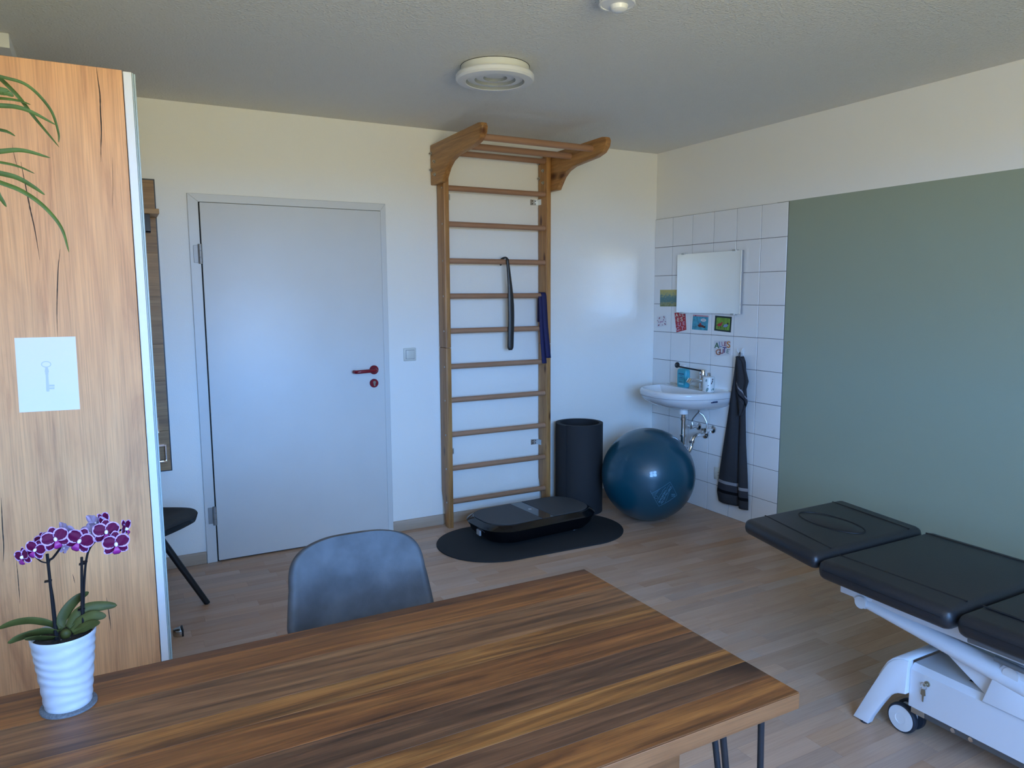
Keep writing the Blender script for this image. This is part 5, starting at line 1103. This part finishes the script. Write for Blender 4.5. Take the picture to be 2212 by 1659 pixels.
def flower(px, py, size, az, el_, roll=0.0, dy=-0.012, back=False):
    """az: turn to the right of facing the camera, el_: tilt upwards"""
    c_ = cq(px, py, OC.y + dy); nrm = Vector((math.sin(az) * math.cos(el_), -math.cos(az) * math.cos(el_), math.sin(el_)))
    rt = Vector((0, 0, 1)).cross(nrm).normalized(); up = nrm.cross(rt)
    M = Matrix.Translation(c_) @ Matrix((rt, up, nrm)).transposed().to_4x4() @ Matrix.Rotation(roll, 4, 'Z') @ Matrix.Diagonal((size * 1.12, size * 1.12, size * 1.12, 1))
    mb = MB().sphere((0, 0, 0.0015), 0.0028, 10, 8, (0.9, 1.2, 1.4)); mb.v = [tuple(M @ Vector(v)) for v in mb.v]; fl = mb.build('flower', 'column_white', orc)
    mt_ = 'petal_back' if back else 'orchid_petal'
    for ang, big, lift in ((62, 1, 0.0006), (-62, 1, 0.0006), (0, 0, -0.0008), (128, 0, -0.0010), (-128, 0, -0.0010)):
        o = bpy.data.objects.new('petal' if big else 'sepal', PM[mt_][0 if big else 1]); COL.objects.link(o)
        o.matrix_basis = M @ Matrix.Rotation(math.radians(ang), 4, 'Z') @ Matrix.Translation((0, 0.001, lift)); attach(o, fl)
    mb = MB().grid(lambda u, v: ((v - 0.5) * 0.013 * (u ** 0.7) * (1.0 if u < 0.75 else 1.0 - (u - 0.75) * 2.2), -0.001 - 0.0125 * u, 0.004 * math.sin(PI * u) + 0.001), 8, 6); mb.v = [tuple(M @ Vector(v)) for v in mb.v]
    mb.build('lip', 'lip_magenta', fl, 60, solid=0.0008, offset=0)
for args in ((255, 640, 0.80, -0.8, 0.1, 0.3, -0.020), (395, 560, 0.85, -0.35, 0.15, -0.4, -0.022), (480, 450, 0.72, -0.5, 0.3, 0.5, 0.000), (620, 440, 1.05, 0.1, 0.15, 0.25, -0.024), (890, 460, 1.12, -0.15, 0.05, -0.5, -0.022),
             (1190, 360, 1.08, 0.0, 0.2, 0.0, -0.020), (1298, 495, 1.10, 0.12, 0.05, 0.0, -0.034), (1170, 235, 0.80, 1.0, 0.4, 0.3, 0.004), (1405, 325, 0.85, 1.1, 0.0, 0.2, -0.008)): flower(*args)
for args in ((735, 345, 0.85, 2.4, 0.2, 0.4, 0.012, True), (1075, 255, 0.95, 2.6, 0.4, 0.2, 0.010, True), (1005, 370, 0.8, 2.8, 0.0, 0.0, 0.012, True), (720, 540, 0.55, 2.2, -0.3, 0.0, 0.010, True)): flower(*args)

sp_o = Vector((-3.865, -2.66, 1.76))
spd = thing('spider_plant', (sp_o.x, sp_o.y, 1.60), 'spider plant with long arching green leaves in front of the wardrobe', 'spider plant')
MB().lathe([(0.0, 1.600), (0.055, 1.600), (0.062, 1.61), (0.082, 1.715), (0.085, 1.718), (0.085, 1.735), (0.078, 1.735), (0.075, 1.715), (0.0, 1.712)], (sp_o.x, sp_o.y, 0), 40).build('pot', 'terracotta', spd)
for a in (0.4, 2.5, 4.6): MB().tube([(sp_o.x + 0.083 * math.cos(a), sp_o.y + 0.083 * math.sin(a), 1.725), (sp_o.x, sp_o.y, H)], 0.0015, 6).build('hanging_cord', 'caulk', spd)
SPL = [([(0, 165), (60, 185), (108, 235), (126, 285), (127, 308)], 0.0034, 0.0), ([(0, 170), (40, 210), (75, 255), (128, 318)], 0.0048, 0.03), ([(0, 196), (15, 200), (30, 208)], 0.0085, -0.03), ([(0, 213), (40, 218), (66, 226)], 0.0036, 0.02), ([(0, 228), (40, 232), (75, 245), (121, 270)], 0.0050, -0.02),
       ([(0, 281), (18, 286), (33, 294)], 0.0038, 0.0), ([(0, 327), (50, 325), (109, 341)], 0.0056, 0.02), ([(0, 351), (40, 360), (75, 375)], 0.0032, -0.02), ([(0, 374), (40, 385), (75, 405), (97, 421)], 0.0056, 0.0), ([(0, 395), (50, 415), (95, 447), (132, 492), (149, 545)], 0.0052, -0.03), ([(0, 425), (14, 447)], 0.0050, 0.0)]
for j, (path, wq, dy) in enumerate(SPL):
    y_ = -2.65 + dy; Q = [at_y(a, b_, y_) for a, b_ in path]
    st = sp_o + Vector((0.02, dy * 0.5, -0.03)); mid = Q[0] - (Q[1] - Q[0]).normalized() * 0.07 + Vector((0, 0, -0.006))
    P = bez([st, mid] + Q, 36); ribbon('leaf', P, wq * 0.8, 'spider_leaf', spd, 0.35 if j % 2 else -0.2, 0.75, 0.6, 0.35, 0.0005)
for j in range(9):
    a = 0.9 + j * 0.52; r_ = 0.17 if math.cos(a) < 0.3 else 0.12
    c_, s_ = math.cos(a), math.sin(a)
    if c_ < -0.3: r_ = 0.11
    P = bez([sp_o + Vector((c_ * 0.01, s_ * 0.01, -0.03)), sp_o + Vector((c_ * r_ * 0.5, s_ * r_ * 0.5, 0.07)), sp_o + Vector((c_ * r_, s_ * r_, 0.02)), sp_o + Vector((c_ * r_ * 1.15, s_ * r_ * 1.15, -0.12))], 24)
    ribbon('leaf', P, 0.005, 'spider_leaf', spd, 0.3, 0.5, 0.6, 0.35, 0.0006)
